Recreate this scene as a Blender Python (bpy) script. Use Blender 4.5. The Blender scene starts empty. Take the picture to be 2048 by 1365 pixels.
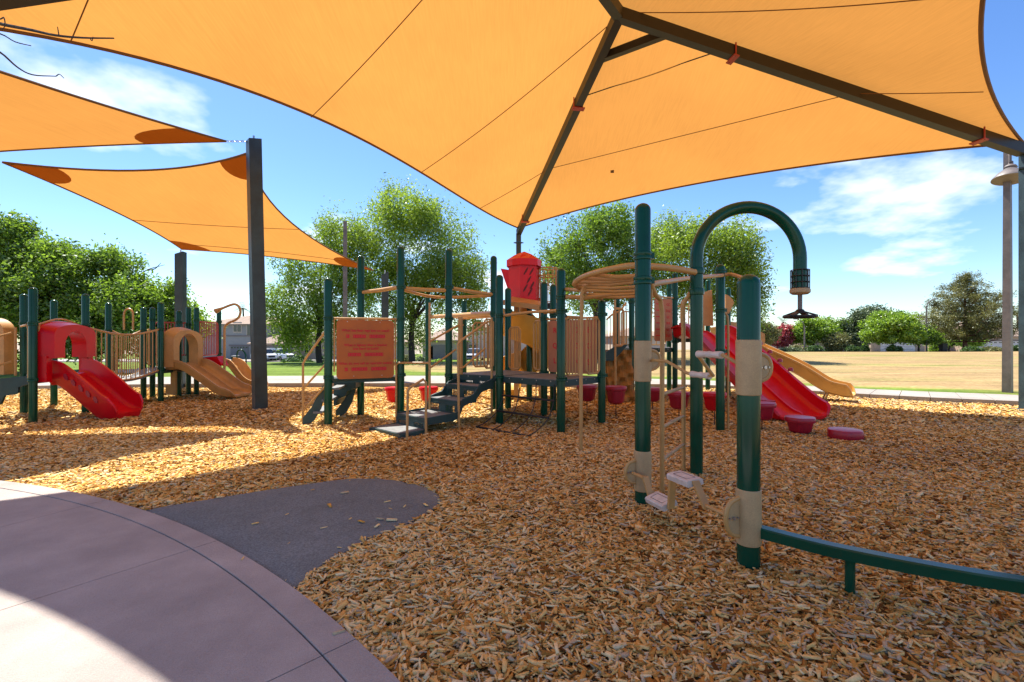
import bpy, math, random
import numpy as np
from mathutils import Vector, Matrix

random.seed(7)
RNG = np.random.default_rng(7)
SC = bpy.context.scene
COL = SC.collection

# ------------------------------------------------------------ camera
F, CX, CY, EYE = 950.0, 1024.0, 682.5, 1.35          # photo focal length (px), centre, eye height (m)
cam_d = bpy.data.cameras.new('camera')
cam = bpy.data.objects.new('camera', cam_d)
COL.objects.link(cam)
cam.location = (0, 0, EYE)
cam.rotation_euler = (math.radians(90), 0, 0)
cam_d.sensor_width = 36.0
cam_d.lens = 36.0 * F / 2048.0
cam_d.clip_start = 0.05
cam_d.clip_end = 3000
SC.camera = cam

# ------------------------------------------------------------ sky, sun, exposure
SUN = Vector((-0.36, 0.46, 1.0)).normalized()         # towards the sun
elev = math.asin(SUN.z)
azim = math.atan2(SUN.x, SUN.y)
world = bpy.data.worlds.new('World')
SC.world = world
world.use_nodes = True
nt = world.node_tree
nt.nodes.clear()
out = nt.nodes.new('ShaderNodeOutputWorld')
bg = nt.nodes.new('ShaderNodeBackground')
bg.inputs['Strength'].default_value = 0.10
sky = nt.nodes.new('ShaderNodeTexSky')
sky.sky_type = 'NISHITA'
sky.sun_disc = False
sky.sun_elevation = elev
sky.sun_rotation = azim
sky.air_density = 1.0
sky.dust_density = 0.25
sky.ozone_density = 2.0
tc = nt.nodes.new('ShaderNodeTexCoord')
sep = nt.nodes.new('ShaderNodeSeparateXYZ')
nt.links.new(tc.outputs['Generated'], sep.inputs[0])
zz = nt.nodes.new('ShaderNodeMath'); zz.operation = 'ADD'; zz.inputs[1].default_value = 0.22
nt.links.new(sep.outputs['Z'], zz.inputs[0])
zm = nt.nodes.new('ShaderNodeMath'); zm.operation = 'MAXIMUM'; zm.inputs[1].default_value = 0.05
nt.links.new(zz.outputs[0], zm.inputs[0])
dx = nt.nodes.new('ShaderNodeMath'); dx.operation = 'DIVIDE'
dy = nt.nodes.new('ShaderNodeMath'); dy.operation = 'DIVIDE'
nt.links.new(sep.outputs['X'], dx.inputs[0]); nt.links.new(zm.outputs[0], dx.inputs[1])
nt.links.new(sep.outputs['Y'], dy.inputs[0]); nt.links.new(zm.outputs[0], dy.inputs[1])
cmb = nt.nodes.new('ShaderNodeCombineXYZ')
nt.links.new(dx.outputs[0], cmb.inputs[0]); nt.links.new(dy.outputs[0], cmb.inputs[1])
cmb.inputs[2].default_value = 3.1
ns = nt.nodes.new('ShaderNodeTexNoise')
ns.inputs['Scale'].default_value = 1.55
ns.inputs['Detail'].default_value = 7
ns.inputs['Roughness'].default_value = 0.52
nt.links.new(cmb.outputs[0], ns.inputs['Vector'])
rp = nt.nodes.new('ShaderNodeValToRGB')
rp.color_ramp.elements[0].position = 0.565; rp.color_ramp.elements[0].color = (0, 0, 0, 1)
rp.color_ramp.elements[1].position = 0.70; rp.color_ramp.elements[1].color = (0.95, 0.95, 0.95, 1)
nt.links.new(ns.outputs['Fac'], rp.inputs[0])
mx = nt.nodes.new('ShaderNodeMixRGB')
mx.inputs[2].default_value = (6.6, 6.9, 7.3, 1)
nt.links.new(rp.outputs['Color'], mx.inputs[0])
hs = nt.nodes.new('ShaderNodeHueSaturation'); hs.inputs['Saturation'].default_value = 1.2; hs.inputs['Hue'].default_value = 0.507
nt.links.new(sky.outputs[0], hs.inputs['Color'])
tn = nt.nodes.new('ShaderNodeMixRGB'); tn.blend_type = 'MULTIPLY'; tn.inputs[0].default_value = 1.0; tn.inputs[2].default_value = (0.86, 0.93, 1.0, 1)
nt.links.new(hs.outputs[0], tn.inputs[1])
nt.links.new(tn.outputs[0], mx.inputs[1])
nt.links.new(mx.outputs[0], bg.inputs['Color'])
nt.links.new(bg.outputs[0], out.inputs['Surface'])

sd = bpy.data.lights.new('sun', 'SUN')
sd.energy = 4.8
sd.angle = math.radians(0.53)
sd.color = (1.0, 0.95, 0.86)
so = bpy.data.objects.new('sun', sd)
so.rotation_euler = (-SUN).to_track_quat('-Z', 'Y').to_euler()
so.location = SUN * 60
COL.objects.link(so)

SC.view_settings.view_transform = 'Standard'
SC.view_settings.look = 'None'
SC.view_settings.exposure = 1.18
SC.view_settings.gamma = 1.0
SC.view_settings.use_curve_mapping = False
SC.cycles.use_denoising = True
SC.cycles.max_bounces = 8
SC.cycles.transparent_max_bounces = 8
SC.cycles.sample_clamp_indirect = 6

# ------------------------------------------------------------ pixel helpers (photo 2048 x 1365)
def P(px, py, Y):
    return Vector(((px - CX) * Y / F, Y, EYE - (py - CY) * Y / F))
def G(px, py, z=0.0):
    Y = F * (EYE - z) / (py - CY)
    return Vector(((px - CX) * Y / F, Y, z))
def V(*a):
    return Vector(a)

# ------------------------------------------------------------ materials
MATS = {}
def mat(name, col, rough=0.5, metal=0.0, var=0.12, nscale=6.0, bump=0.0, bscale=60.0, trans=0.0, col2=None, spec=0.5, coat=0.0, detail=4.0):
    if name in MATS:
        return MATS[name]
    m = bpy.data.materials.new(name)
    m.use_nodes = True
    t = m.node_tree
    b = t.nodes['Principled BSDF']
    b.inputs['Roughness'].default_value = rough
    b.inputs['Metallic'].default_value = metal
    b.inputs['Specular IOR Level'].default_value = spec
    if coat:
        b.inputs['Coat Weight'].default_value = coat
        b.inputs['Coat Roughness'].default_value = 0.12
    tcn = t.nodes.new('ShaderNodeTexCoord')
    n = t.nodes.new('ShaderNodeTexNoise')
    n.inputs['Scale'].default_value = nscale
    n.inputs['Detail'].default_value = detail
    t.links.new(tcn.outputs['Object'], n.inputs['Vector'])
    r = t.nodes.new('ShaderNodeValToRGB')
    c2 = col2 or tuple(min(1, c * (1 + var)) for c in col)
    c1 = col if col2 else tuple(c * (1 - var) for c in col)
    r.color_ramp.elements[0].position = 0.3; r.color_ramp.elements[0].color = (*c1, 1)
    r.color_ramp.elements[1].position = 0.7; r.color_ramp.elements[1].color = (*c2, 1)
    t.links.new(n.outputs['Fac'], r.inputs[0])
    t.links.new(r.outputs[0], b.inputs['Base Color'])
    # slight gloss variation
    rr = t.nodes.new('ShaderNodeMapRange')
    rr.inputs['To Min'].default_value = max(0.03, rough - 0.07); rr.inputs['To Max'].default_value = min(1, rough + 0.1)
    t.links.new(n.outputs['Fac'], rr.inputs['Value']); t.links.new(rr.outputs[0], b.inputs['Roughness'])
    if bump:
        n2 = t.nodes.new('ShaderNodeTexNoise'); n2.inputs['Scale'].default_value = bscale; n2.inputs['Detail'].default_value = 6
        t.links.new(tcn.outputs['Object'], n2.inputs['Vector'])
        bp = t.nodes.new('ShaderNodeBump'); bp.inputs['Strength'].default_value = bump; bp.inputs['Distance'].default_value = 0.02
        t.links.new(n2.outputs['Fac'], bp.inputs['Height']); t.links.new(bp.outputs[0], b.inputs['Normal'])
    MATS[name] = m
    return m

def leaf_mat(name, dark, light, trans=0.4):
    if name in MATS:
        return MATS[name]
    m = bpy.data.materials.new(name); m.use_nodes = True
    t = m.node_tree; t.nodes.clear()
    o = t.nodes.new('ShaderNodeOutputMaterial')
    at = t.nodes.new('ShaderNodeAttribute'); at.attribute_name = 'tint'
    r = t.nodes.new('ShaderNodeValToRGB')
    r.color_ramp.elements[0].color = (*dark, 1); r.color_ramp.elements[1].color = (*light, 1)
    t.links.new(at.outputs['Fac'], r.inputs[0])
    d = t.nodes.new('ShaderNodeBsdfDiffuse'); tr = t.nodes.new('ShaderNodeBsdfTranslucent')
    g = t.nodes.new('ShaderNodeBsdfGlossy'); g.inputs['Roughness'].default_value = 0.45
    g.inputs['Color'].default_value = (0.7, 0.75, 0.7, 1)
    m1 = t.nodes.new('ShaderNodeMixShader'); m1.inputs[0].default_value = trans
    m2 = t.nodes.new('ShaderNodeMixShader'); m2.inputs[0].default_value = 0.06
    t.links.new(r.outputs[0], d.inputs['Color']); t.links.new(r.outputs[0], tr.inputs['Color'])
    t.links.new(d.outputs[0], m1.inputs[1]); t.links.new(tr.outputs[0], m1.inputs[2])
    t.links.new(m1.outputs[0], m2.inputs[1]); t.links.new(g.outputs[0], m2.inputs[2])
    t.links.new(m2.outputs[0], o.inputs['Surface'])
    MATS[name] = m
    return m

def fabric_mat(name, dif, trn, mixf):
    m = bpy.data.materials.new(name); m.use_nodes = True
    t = m.node_tree; t.nodes.clear()
    o = t.nodes.new('ShaderNodeOutputMaterial')
    tcn = t.nodes.new('ShaderNodeTexCoord')
    mp = t.nodes.new('ShaderNodeMapping'); mp.inputs['Scale'].default_value = (40, 2.5, 2.5)
    mp.inputs['Rotation'].default_value = (0, 0, math.radians(36))
    t.links.new(tcn.outputs['Object'], mp.inputs['Vector'])
    n = t.nodes.new('ShaderNodeTexNoise'); n.inputs['Scale'].default_value = 1.0; n.inputs['Detail'].default_value = 5
    t.links.new(mp.outputs[0], n.inputs['Vector'])
    n2 = t.nodes.new('ShaderNodeTexNoise'); n2.inputs['Scale'].default_value = 0.55; n2.inputs['Detail'].default_value = 3
    t.links.new(tcn.outputs['Object'], n2.inputs['Vector'])
    ad = t.nodes.new('ShaderNodeMath'); ad.operation = 'ADD'
    t.links.new(n.outputs['Fac'], ad.inputs[0]); t.links.new(n2.outputs['Fac'], ad.inputs[1])
    mr = t.nodes.new('ShaderNodeMapRange')
    mr.inputs['From Min'].default_value = 0.7; mr.inputs['From Max'].default_value = 1.3
    mr.inputs['To Min'].default_value = 0.90; mr.inputs['To Max'].default_value = 1.06
    t.links.new(ad.outputs[0], mr.inputs['Value'])
    def sc(c):
        k = t.nodes.new('ShaderNodeVectorMath'); k.operation = 'SCALE'
        k.inputs[0].default_value = c
        t.links.new(mr.outputs[0], k.inputs['Scale'])
        return k
    d = t.nodes.new('ShaderNodeBsdfDiffuse'); tr = t.nodes.new('ShaderNodeBsdfTranslucent')
    t.links.new(sc(dif).outputs[0], d.inputs['Color']); t.links.new(sc(trn).outputs[0], tr.inputs['Color'])
    mm = t.nodes.new('ShaderNodeMixShader'); mm.inputs[0].default_value = mixf
    t.links.new(d.outputs[0], mm.inputs[1]); t.links.new(tr.outputs[0], mm.inputs[2])
    t.links.new(mm.outputs[0], o.inputs['Surface'])
    MATS[name] = m
    return m

def stain(m, scale=0.7, lo=0.78, hi=1.06, pos=(0.33, 0.62)):
    """broad blotches and fine speckle worn into the surface colour"""
    t = m.node_tree; b = t.nodes['Principled BSDF']
    src = b.inputs['Base Color'].links[0].from_socket
    tcn = t.nodes.new('ShaderNodeTexCoord')
    n = t.nodes.new('ShaderNodeTexNoise'); n.inputs['Scale'].default_value = scale; n.inputs['Detail'].default_value = 10; n.inputs['Roughness'].default_value = 0.7
    t.links.new(tcn.outputs['Object'], n.inputs['Vector'])
    mr = t.nodes.new('ShaderNodeMapRange'); mr.inputs['From Min'].default_value = pos[0]; mr.inputs['From Max'].default_value = pos[1]
    mr.inputs['To Min'].default_value = lo; mr.inputs['To Max'].default_value = hi
    t.links.new(n.outputs['Fac'], mr.inputs[0])
    n2 = t.nodes.new('ShaderNodeTexNoise'); n2.inputs['Scale'].default_value = 240; n2.inputs['Detail'].default_value = 3
    t.links.new(tcn.outputs['Object'], n2.inputs['Vector'])
    m2 = t.nodes.new('ShaderNodeMapRange'); m2.inputs['From Min'].default_value = .3; m2.inputs['From Max'].default_value = .7
    m2.inputs['To Min'].default_value = .84; m2.inputs['To Max'].default_value = 1.12
    t.links.new(n2.outputs['Fac'], m2.inputs[0])
    mu = t.nodes.new('ShaderNodeMath'); mu.operation = 'MULTIPLY'
    t.links.new(mr.outputs[0], mu.inputs[0]); t.links.new(m2.outputs[0], mu.inputs[1])
    vs = t.nodes.new('ShaderNodeVectorMath'); vs.operation = 'SCALE'
    t.links.new(src, vs.inputs[0]); t.links.new(mu.outputs[0], vs.inputs['Scale'])
    t.links.new(vs.outputs[0], b.inputs['Base Color'])
GREEN = mat('green powder coat', (0.002, 0.058, 0.030), 0.17, var=0.2, nscale=3, spec=0.3)
GREENV = mat('dark green vinyl', (0.012, 0.048, 0.048), 0.5, var=0.2, nscale=9, bump=0.15)
DECKG = mat('grey deck vinyl', (0.17, 0.18, 0.18), 0.6, var=0.25, nscale=14, bump=0.2)
TAN = mat('tan powder coat', (0.50, 0.285, 0.095), 0.38, var=0.1, nscale=5)
TANP = mat('tan plastic', (0.50, 0.275, 0.085), 0.42, var=0.1, nscale=3)
WAVE = mat('pale yellow plastic', (0.62, 0.36, 0.095), 0.4, var=0.1, nscale=3)
YEL = mat('yellow ochre plastic', (0.66, 0.35, 0.045), 0.4, var=0.1, nscale=3)
SLEEVE = mat('beige sleeve', (0.46, 0.31, 0.15), 0.5, var=0.07, nscale=8)
RED = mat('red plastic', (0.62, 0.003, 0.012), 0.3, var=0.1, nscale=3, spec=0.3)
CRIM = mat('crimson plastic', (0.36, 0.008, 0.028), 0.35, var=0.12, nscale=4)
BRICKR = mat('red powder coat', (0.36, 0.03, 0.02), 0.4, var=0.15)
ORANGE = mat('orange panel', (0.42, 0.115, 0.014), 0.5, var=0.1, nscale=4)
SALMON = mat('salmon panel', (0.44, 0.17, 0.085), 0.55, var=0.1, nscale=5)
INK = mat('red ink', (0.55, 0.002, 0.018), 0.5, var=0.05)
WHITEP = mat('worn white grip', (0.62, 0.54, 0.47), 0.5, var=0.14, nscale=18)
STEEL = mat('steel bolt', (0.45, 0.45, 0.47), 0.3, metal=0.9, var=0.1)
BLK = mat('black rubber', (0.012, 0.012, 0.014), 0.5, var=0.2)
POSTB = mat('blue grey post', (0.022, 0.046, 0.058), 0.42, var=0.2, nscale=2.5, bump=0.06)
BEAM = mat('dark bronze beam', (0.016, 0.013, 0.010), 0.45, var=0.2)
LAMPG = mat('grey lamp metal', (0.17, 0.14, 0.125), 0.5, var=0.14, nscale=4, bump=0.06)
LAMPW = mat('lamp inside', (0.7, 0.55, 0.33), 0.5)
CONC = mat('pink grey concrete', (0.40, 0.34, 0.305), 0.85, var=0.15, nscale=2.3, bump=0.35, bscale=120, detail=9)
CONC2 = mat('pale concrete', (0.33, 0.295, 0.255), 0.85, var=0.12, nscale=1.2, bump=0.3, bscale=60, detail=8)
RUBBER = mat('grey rubber surfacing', (0.185, 0.20, 0.195), 0.9, var=0.35, nscale=90, bump=0.6, bscale=220)
FAB = fabric_mat('orange shade cloth', (0.46, 0.21, 0.052), (0.54, 0.235, 0.05), 0.52)
FABD = fabric_mat('doubled shade cloth', (0.34, 0.13, 0.03), (0.42, 0.17, 0.035), 0.5)
HEM = mat('fabric hem', (0.16, 0.07, 0.02), 0.8)
STUC = mat('grey beige stucco', (0.30, 0.285, 0.28), 0.9, var=0.06, nscale=1, bump=0.2)
STUC2 = mat('warm beige stucco', (0.40, 0.31, 0.235), 0.9, var=0.06, nscale=1, bump=0.2)
STUC3 = mat('pale stucco', (0.55, 0.46, 0.39), 0.9, var=0.06, nscale=1)
TILE = mat('beige roof tile', (0.36, 0.255, 0.19), 0.85, var=0.22, nscale=3, bump=0.3, bscale=6)
TRIM = mat('stucco trim', (0.19, 0.155, 0.15), 0.8)
GLASS = mat('dark window glass', (0.02, 0.028, 0.035), 0.08, spec=0.8)
GDOOR = mat('grey garage door', (0.17, 0.16, 0.18), 0.6)
GDOORW = mat('white garage door', (0.62, 0.60, 0.60), 0.6)
CARW = mat('white car paint', (0.72, 0.73, 0.75), 0.2, coat=0.6, var=0.03)
CARD = mat('dark blue car paint', (0.02, 0.025, 0.05), 0.2, coat=0.6)
CARS = mat('silver car paint', (0.35, 0.38, 0.44), 0.25, coat=0.6)
BARK = mat('brown bark', (0.085, 0.055, 0.038), 0.9, var=0.3, nscale=12, bump=0.6, bscale=30)
BARKG = mat('dark bark', (0.05, 0.04, 0.034), 0.9, var=0.3, nscale=12, bump=0.6, bscale=30)
BARKR = mat('reddish pine bark', (0.14, 0.06, 0.04), 0.9, var=0.3, nscale=8, bump=0.6, bscale=20)
ROCK = mat('pale boulder', (0.55, 0.50, 0.44), 0.9, var=0.2, nscale=4, bump=0.5, bscale=12)
ROAD = mat('asphalt', (0.055, 0.054, 0.055), 0.9, var=0.15, nscale=3, bump=0.2)

stain(CONC); stain(CONC2, 0.5); stain(RUBBER, 1.2, .8, 1.12); stain(LAMPG, 3, .7, 1.1); stain(POSTB, 2.5, .7, 1.15); stain(SLEEVE, 14, .88, 1.04); stain(TANP, 5, .85, 1.05)

# ------------------------------------------------------------ mesh helpers
ROOT = {}
def tag(o, label=None, cat=None, group=None, kind=None):
    if label: o['label'] = label
    if cat: o['category'] = cat
    if group: o['group'] = group
    if kind: o['kind'] = kind
    return o
def thing(name, loc, label, cat, group=None):
    o = bpy.data.objects.new(name, None)
    o.empty_display_size = 0.1
    o.location = loc
    COL.objects.link(o)
    ROOT[o.name] = Vector(loc)
    return tag(o, label, cat, group)

def frame(d):
    d = d.normalized()
    a = Vector((0, 0, 1)) if abs(d.z) < 0.95 else Vector((1, 0, 0))
    s = d.cross(a).normalized()
    return s, s.cross(d).normalized()

def smooth_path(pts, n=6):
    pts = [Vector(p) for p in pts]
    if len(pts) < 3:
        return pts
    ext = [pts[0] * 2 - pts[1]] + pts + [pts[-1] * 2 - pts[-2]]
    r = []
    for i in range(1, len(ext) - 2):
        p0, p1, p2, p3 = ext[i - 1:i + 3]
        for k in range(n):
            t = k / n
            r.append(0.5 * ((2 * p1) + (p2 - p0) * t + (2 * p0 - 5 * p1 + 4 * p2 - p3) * t * t + (3 * p1 - p0 - 3 * p2 + p3) * t ** 3))
    r.append(pts[-1])
    return r

class MB:
    def __init__(s):
        s.v = []; s.f = []
    def add(s, vs, fs):
        o = len(s.v)
        s.v += [Vector(v) for v in vs]
        s.f += [tuple(i + o for i in f) for f in fs]
        return s
    def box(s, c, size, rz=0.0, xdir=None):
        x, y, z = [k / 2 for k in size]
        vs = [V(a * x, b * y, d * z) for a in (-1, 1) for b in (-1, 1) for d in (-1, 1)]
        if xdir is not None:
            rz = math.atan2(xdir[1], xdir[0])
        R = Matrix.Rotation(rz, 3, 'Z')
        return s.add([R @ v + Vector(c) for v in vs], [(0, 1, 3, 2), (4, 6, 7, 5), (0, 4, 5, 1), (2, 3, 7, 6), (0, 2, 6, 4), (1, 5, 7, 3)])
    def obox(s, o, ax, ay, az):
        """box from a corner and three edge vectors"""
        o, ax, ay, az = Vector(o), Vector(ax), Vector(ay), Vector(az)
        vs = [o + ax * a + ay * b + az * d for a in (0, 1) for b in (0, 1) for d in (0, 1)]
        return s.add(vs, [(0, 1, 3, 2), (4, 6, 7, 5), (0, 4, 5, 1), (2, 3, 7, 6), (0, 2, 6, 4), (1, 5, 7, 3)])
    def tube(s, pts, r, n=8, caps=True, smooth=0):
        pts = smooth_path(pts, smooth) if smooth else [Vector(p) for p in pts]
        rs = r if isinstance(r, (list, tuple)) else [r] * len(pts)
        if len(rs) != len(pts):
            rs = [rs[0] + (rs[-1] - rs[0]) * i / (len(pts) - 1) for i in range(len(pts))]
        o = len(s.v)
        prev = None
        for i, p in enumerate(pts):
            d = (pts[min(i + 1, len(pts) - 1)] - pts[max(i - 1, 0)])
            if d.length < 1e-9: d = V(0, 0, 1)
            d.normalize()
            if prev is None:
                a, b = frame(d)
            else:
                a = (prev - d * prev.dot(d))
                a = a.normalized() if a.length > 1e-6 else frame(d)[0]
                b = d.cross(a).normalized()
            prev = a
            b = d.cross(a).normalized()
            for k in range(n):
                t = 2 * math.pi * k / n
                s.v.append(p + (a * math.cos(t) + b * math.sin(t)) * rs[i])
        for i in range(len(pts) - 1):
            for k in range(n):
                s.f.append((o + i * n + k, o + i * n + (k + 1) % n, o + (i + 1) * n + (k + 1) % n, o + (i + 1) * n + k))
        if caps:
            s.f.append(tuple(o + k for k in range(n))[::-1])
            s.f.append(tuple(o + (len(pts) - 1) * n + k for k in range(n)))
        return s
    def lathe(s, c, prof, n=16, sx=1, sy=1, lob=0, lobn=6):
        c = Vector(c); o = len(s.v)
        for r, z in prof:
            for k in range(n):
                t = 2 * math.pi * k / n
                q = r * (1 + lob * math.cos(lobn * t))
                s.v.append(c + V(math.cos(t) * q * sx, math.sin(t) * q * sy, z))
        for i in range(len(prof) - 1):
            for k in range(n):
                s.f.append((o + i * n + k, o + i * n + (k + 1) % n, o + (i + 1) * n + (k + 1) % n, o + (i + 1) * n + k))
        if prof[0][0] > 1e-4: s.f.append(tuple(o + k for k in range(n))[::-1])
        if prof[-1][0] > 1e-4: s.f.append(tuple(o + (len(prof) - 1) * n + k for k in range(n)))
        return s
    def prism(s, poly, dvec):
        """closed polygon (3-D points, planar) extruded along dvec"""
        n = len(poly); dvec = Vector(dvec)
        vs = [Vector(p) for p in poly] + [Vector(p) + dvec for p in poly]
        return s.add(vs, [tuple(range(n))[::-1], tuple(range(n, 2 * n))] + [(i, (i + 1) % n, n + (i + 1) % n, n + i) for i in range(n)])
    def sweep(s, prof, path, closed=True, smooth=0, caps=True, up=V(0, 0, 1), lip=0):
        """prof: (lateral, normal) pairs swept along path"""
        pts = smooth_path(path, smooth) if smooth else [Vector(p) for p in path]
        o = len(s.v); m = len(prof)
        for i, p in enumerate(pts):
            d = (pts[min(i + 1, len(pts) - 1)] - pts[max(i - 1, 0)]).normalized()
            a = d.cross(up).normalized(); b = a.cross(d).normalized()
            fy = fx = 1.0
            if lip and i > len(pts) - 1 - lip:
                q = (i - (len(pts) - 1 - lip)) / lip
                fy = max(0.12, math.sqrt(max(0, 1 - q * q * .985))); fx = 1 - .22 * q ** 4
            for x, y in prof:
                s.v.append(p + a * x * fx + b * (y * fy if y > 0 else y))
        k = m if closed else m - 1
        for i in range(len(pts) - 1):
            for j in range(k):
                s.f.append((o + i * m + j, o + i * m + (j + 1) % m, o + (i + 1) * m + (j + 1) % m, o + (i + 1) * m + j))
        if caps and closed:
            s.f.append(tuple(o + j for j in range(m))[::-1])
            s.f.append(tuple(o + (len(pts) - 1) * m + j for j in range(m)))
        return s
    def build(s, name, m, parent=None, smooth=True, label=None, kind=None):
        base = Vector((0, 0, 0))
        if parent is not None:
            base = ROOT[parent.name]
        me = bpy.data.meshes.new(name)
        me.from_pydata([tuple(v - base) for v in s.v], [], s.f)
        me.validate()
        me.materials.append(m)
        ob = bpy.data.objects.new(name, me)
        COL.objects.link(ob)
        if smooth:
            me.polygons.foreach_set('use_smooth', [True] * len(me.polygons))
            try:
                me.set_sharp_from_angle(angle=math.radians(38))
            except Exception:
                pass
        if parent is not None:
            ob.parent = parent
        ROOT[ob.name] = base
        if label: ob['label'] = label
        if kind: ob['kind'] = kind
        return ob

def np_mesh(name, verts, faces, m, parent=None, tint=None, smooth=False):
    """verts (N,3), faces (M,4) -> object, fast; verts in world coordinates"""
    base = np.array(ROOT[parent.name]) if parent is not None else np.zeros(3)
    me = bpy.data.meshes.new(name)
    k = faces.shape[1]
    me.vertices.add(len(verts)); me.vertices.foreach_set('co', (verts - base).astype(np.float32).ravel())
    me.loops.add(faces.size); me.loops.foreach_set('vertex_index', faces.astype(np.int32).ravel())
    me.polygons.add(len(faces))
    me.polygons.foreach_set('loop_start', np.arange(0, faces.size, k, dtype=np.int32))
    if smooth: me.polygons.foreach_set('use_smooth', np.ones(len(faces), dtype=bool))
    me.update(calc_edges=True)
    if tint is not None:
        a = me.attributes.new('tint', 'FLOAT', 'POINT')
        a.data.foreach_set('value', tint.astype(np.float32))
    me.materials.append(m)
    ob = bpy.data.objects.new(name, me)
    COL.objects.link(ob)
    if parent is not None: ob.parent = parent
    ROOT[ob.name] = Vector(base)
    return ob

def text_part(body, size, m, parent, origin, xdir, align='CENTER', name='lettering', thick=0.0012):
    cu = bpy.data.curves.new(name, 'FONT')
    cu.body = body; cu.size = size; cu.align_x = align; cu.extrude = thick; cu.resolution_u = 2; cu.offset = size * 0.022
    tmp = bpy.data.objects.new('tmp', cu); COL.objects.link(tmp)
    bpy.context.view_layer.update()
    me = bpy.data.meshes.new_from_object(tmp.evaluated_get(bpy.context.evaluated_depsgraph_get()))
    bpy.data.objects.remove(tmp); bpy.data.curves.remove(cu)
    x = Vector(xdir).normalized(); y = V(0, 0, 1); z = x.cross(y)
    o = Vector(origin) - ROOT[parent.name]
    me.transform(Matrix(((x.x, y.x, z.x, o.x), (x.y, y.y, z.y, o.y), (x.z, y.z, z.z, o.z), (0, 0, 0, 1))))
    me.materials.clear(); me.materials.append(m)
    ob = bpy.data.objects.new(name, me); COL.objects.link(ob); ob.parent = parent
    ROOT[ob.name] = ROOT[parent.name]
    return ob

def rounded_rect(w, h, r, n=5):
    pts = []
    for cx_, cy_, a0 in ((w / 2 - r, h / 2 - r, 0), (-w / 2 + r, h / 2 - r, 90), (-w / 2 + r, -h / 2 + r, 180), (w / 2 - r, -h / 2 + r, 270)):
        for k in range(n + 1):
            a = math.radians(a0 + 90 * k / n)
            pts.append((cx_ + r * math.cos(a), cy_ + r * math.sin(a)))
    return pts

PR = 0.0635
def post(parent, x, y, top, clamps=(), r=PR, m=None, base=-0.12):
    b = MB()
    prof = [(r, base), (r, top - r * 0.9)] + [(r * math.cos(a), top - r * 0.9 + r * 0.9 * math.sin(a)) for a in [math.radians(k) for k in (18, 36, 54, 72)]] + [(0.0001, top)]
    b.lathe((x, y, 0), prof, 20)
    po = b.build('post', m or GREEN, parent)
    for z in clamps:
        c = MB()
        c.lathe((x, y, z), [(r * 1.0, -0.035), (r * 1.16, -0.03), (r * 1.2, -0.012), (r * 1.12, 0), (r * 1.2, 0.012), (r * 1.16, 0.03), (r * 1.0, 0.035)], 20)
        c.box((x + r * 1.15, y - r * .2, z), (0.035, 0.03, 0.05))
        c.build('clamp', m or GREEN, po)
    return po

def railing(parent, a, b, z0, z1, nb, m=None, r=0.013, rr=0.017, name='railing', bars=True):
    """loop frame with upright bars between two plan points"""
    a, b = V(a[0], a[1], 0), V(b[0], b[1], 0)
    d = (b - a); L = d.length; d = d / L
    c = 0.05
    pts = [a + V(0, 0, z0 + c), a + V(0, 0, z1 - c), a + d * c + V(0, 0, z1), b - d * c + V(0, 0, z1), b + V(0, 0, z1 - c), b + V(0, 0, z0 + c), b - d * c + V(0, 0, z0), a + d * c + V(0, 0, z0), a + V(0, 0, z0 + c)]
    fr = MB().tube(pts, rr, 8).build(name, m or TAN, parent)
    if bars:
        for i in range(nb):
            q = a + d * (L * (i + 1) / (nb + 1))
            MB().tube([q + V(0, 0, z0), q + V(0, 0, z1)], r, 6).build('bar', m or TAN, fr)
    return fr
# ============================================================ GROUND
def sstep(a, b, x):
    t = np.clip((np.asarray(x, dtype=float) - a) / (b - a), 0, 1)
    return t * t * (3 - 2 * t)
def gz(x, y):
    """terrain height beyond the playground"""
    x = np.asarray(x, dtype=float); y = np.asarray(y, dtype=float)
    left = 1 - sstep(-8, 12, x)
    return (0.06 - 1.75 * sstep(26, 62, y) * left - 0.75 * sstep(55, 80, y) * (1 - left)
            + (0.16 + 0.16 * np.sin(x * 0.11 + 1.2)) * sstep(20, 40, y) * (1 - sstep(46, 58, y)) * (1 - left))

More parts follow.
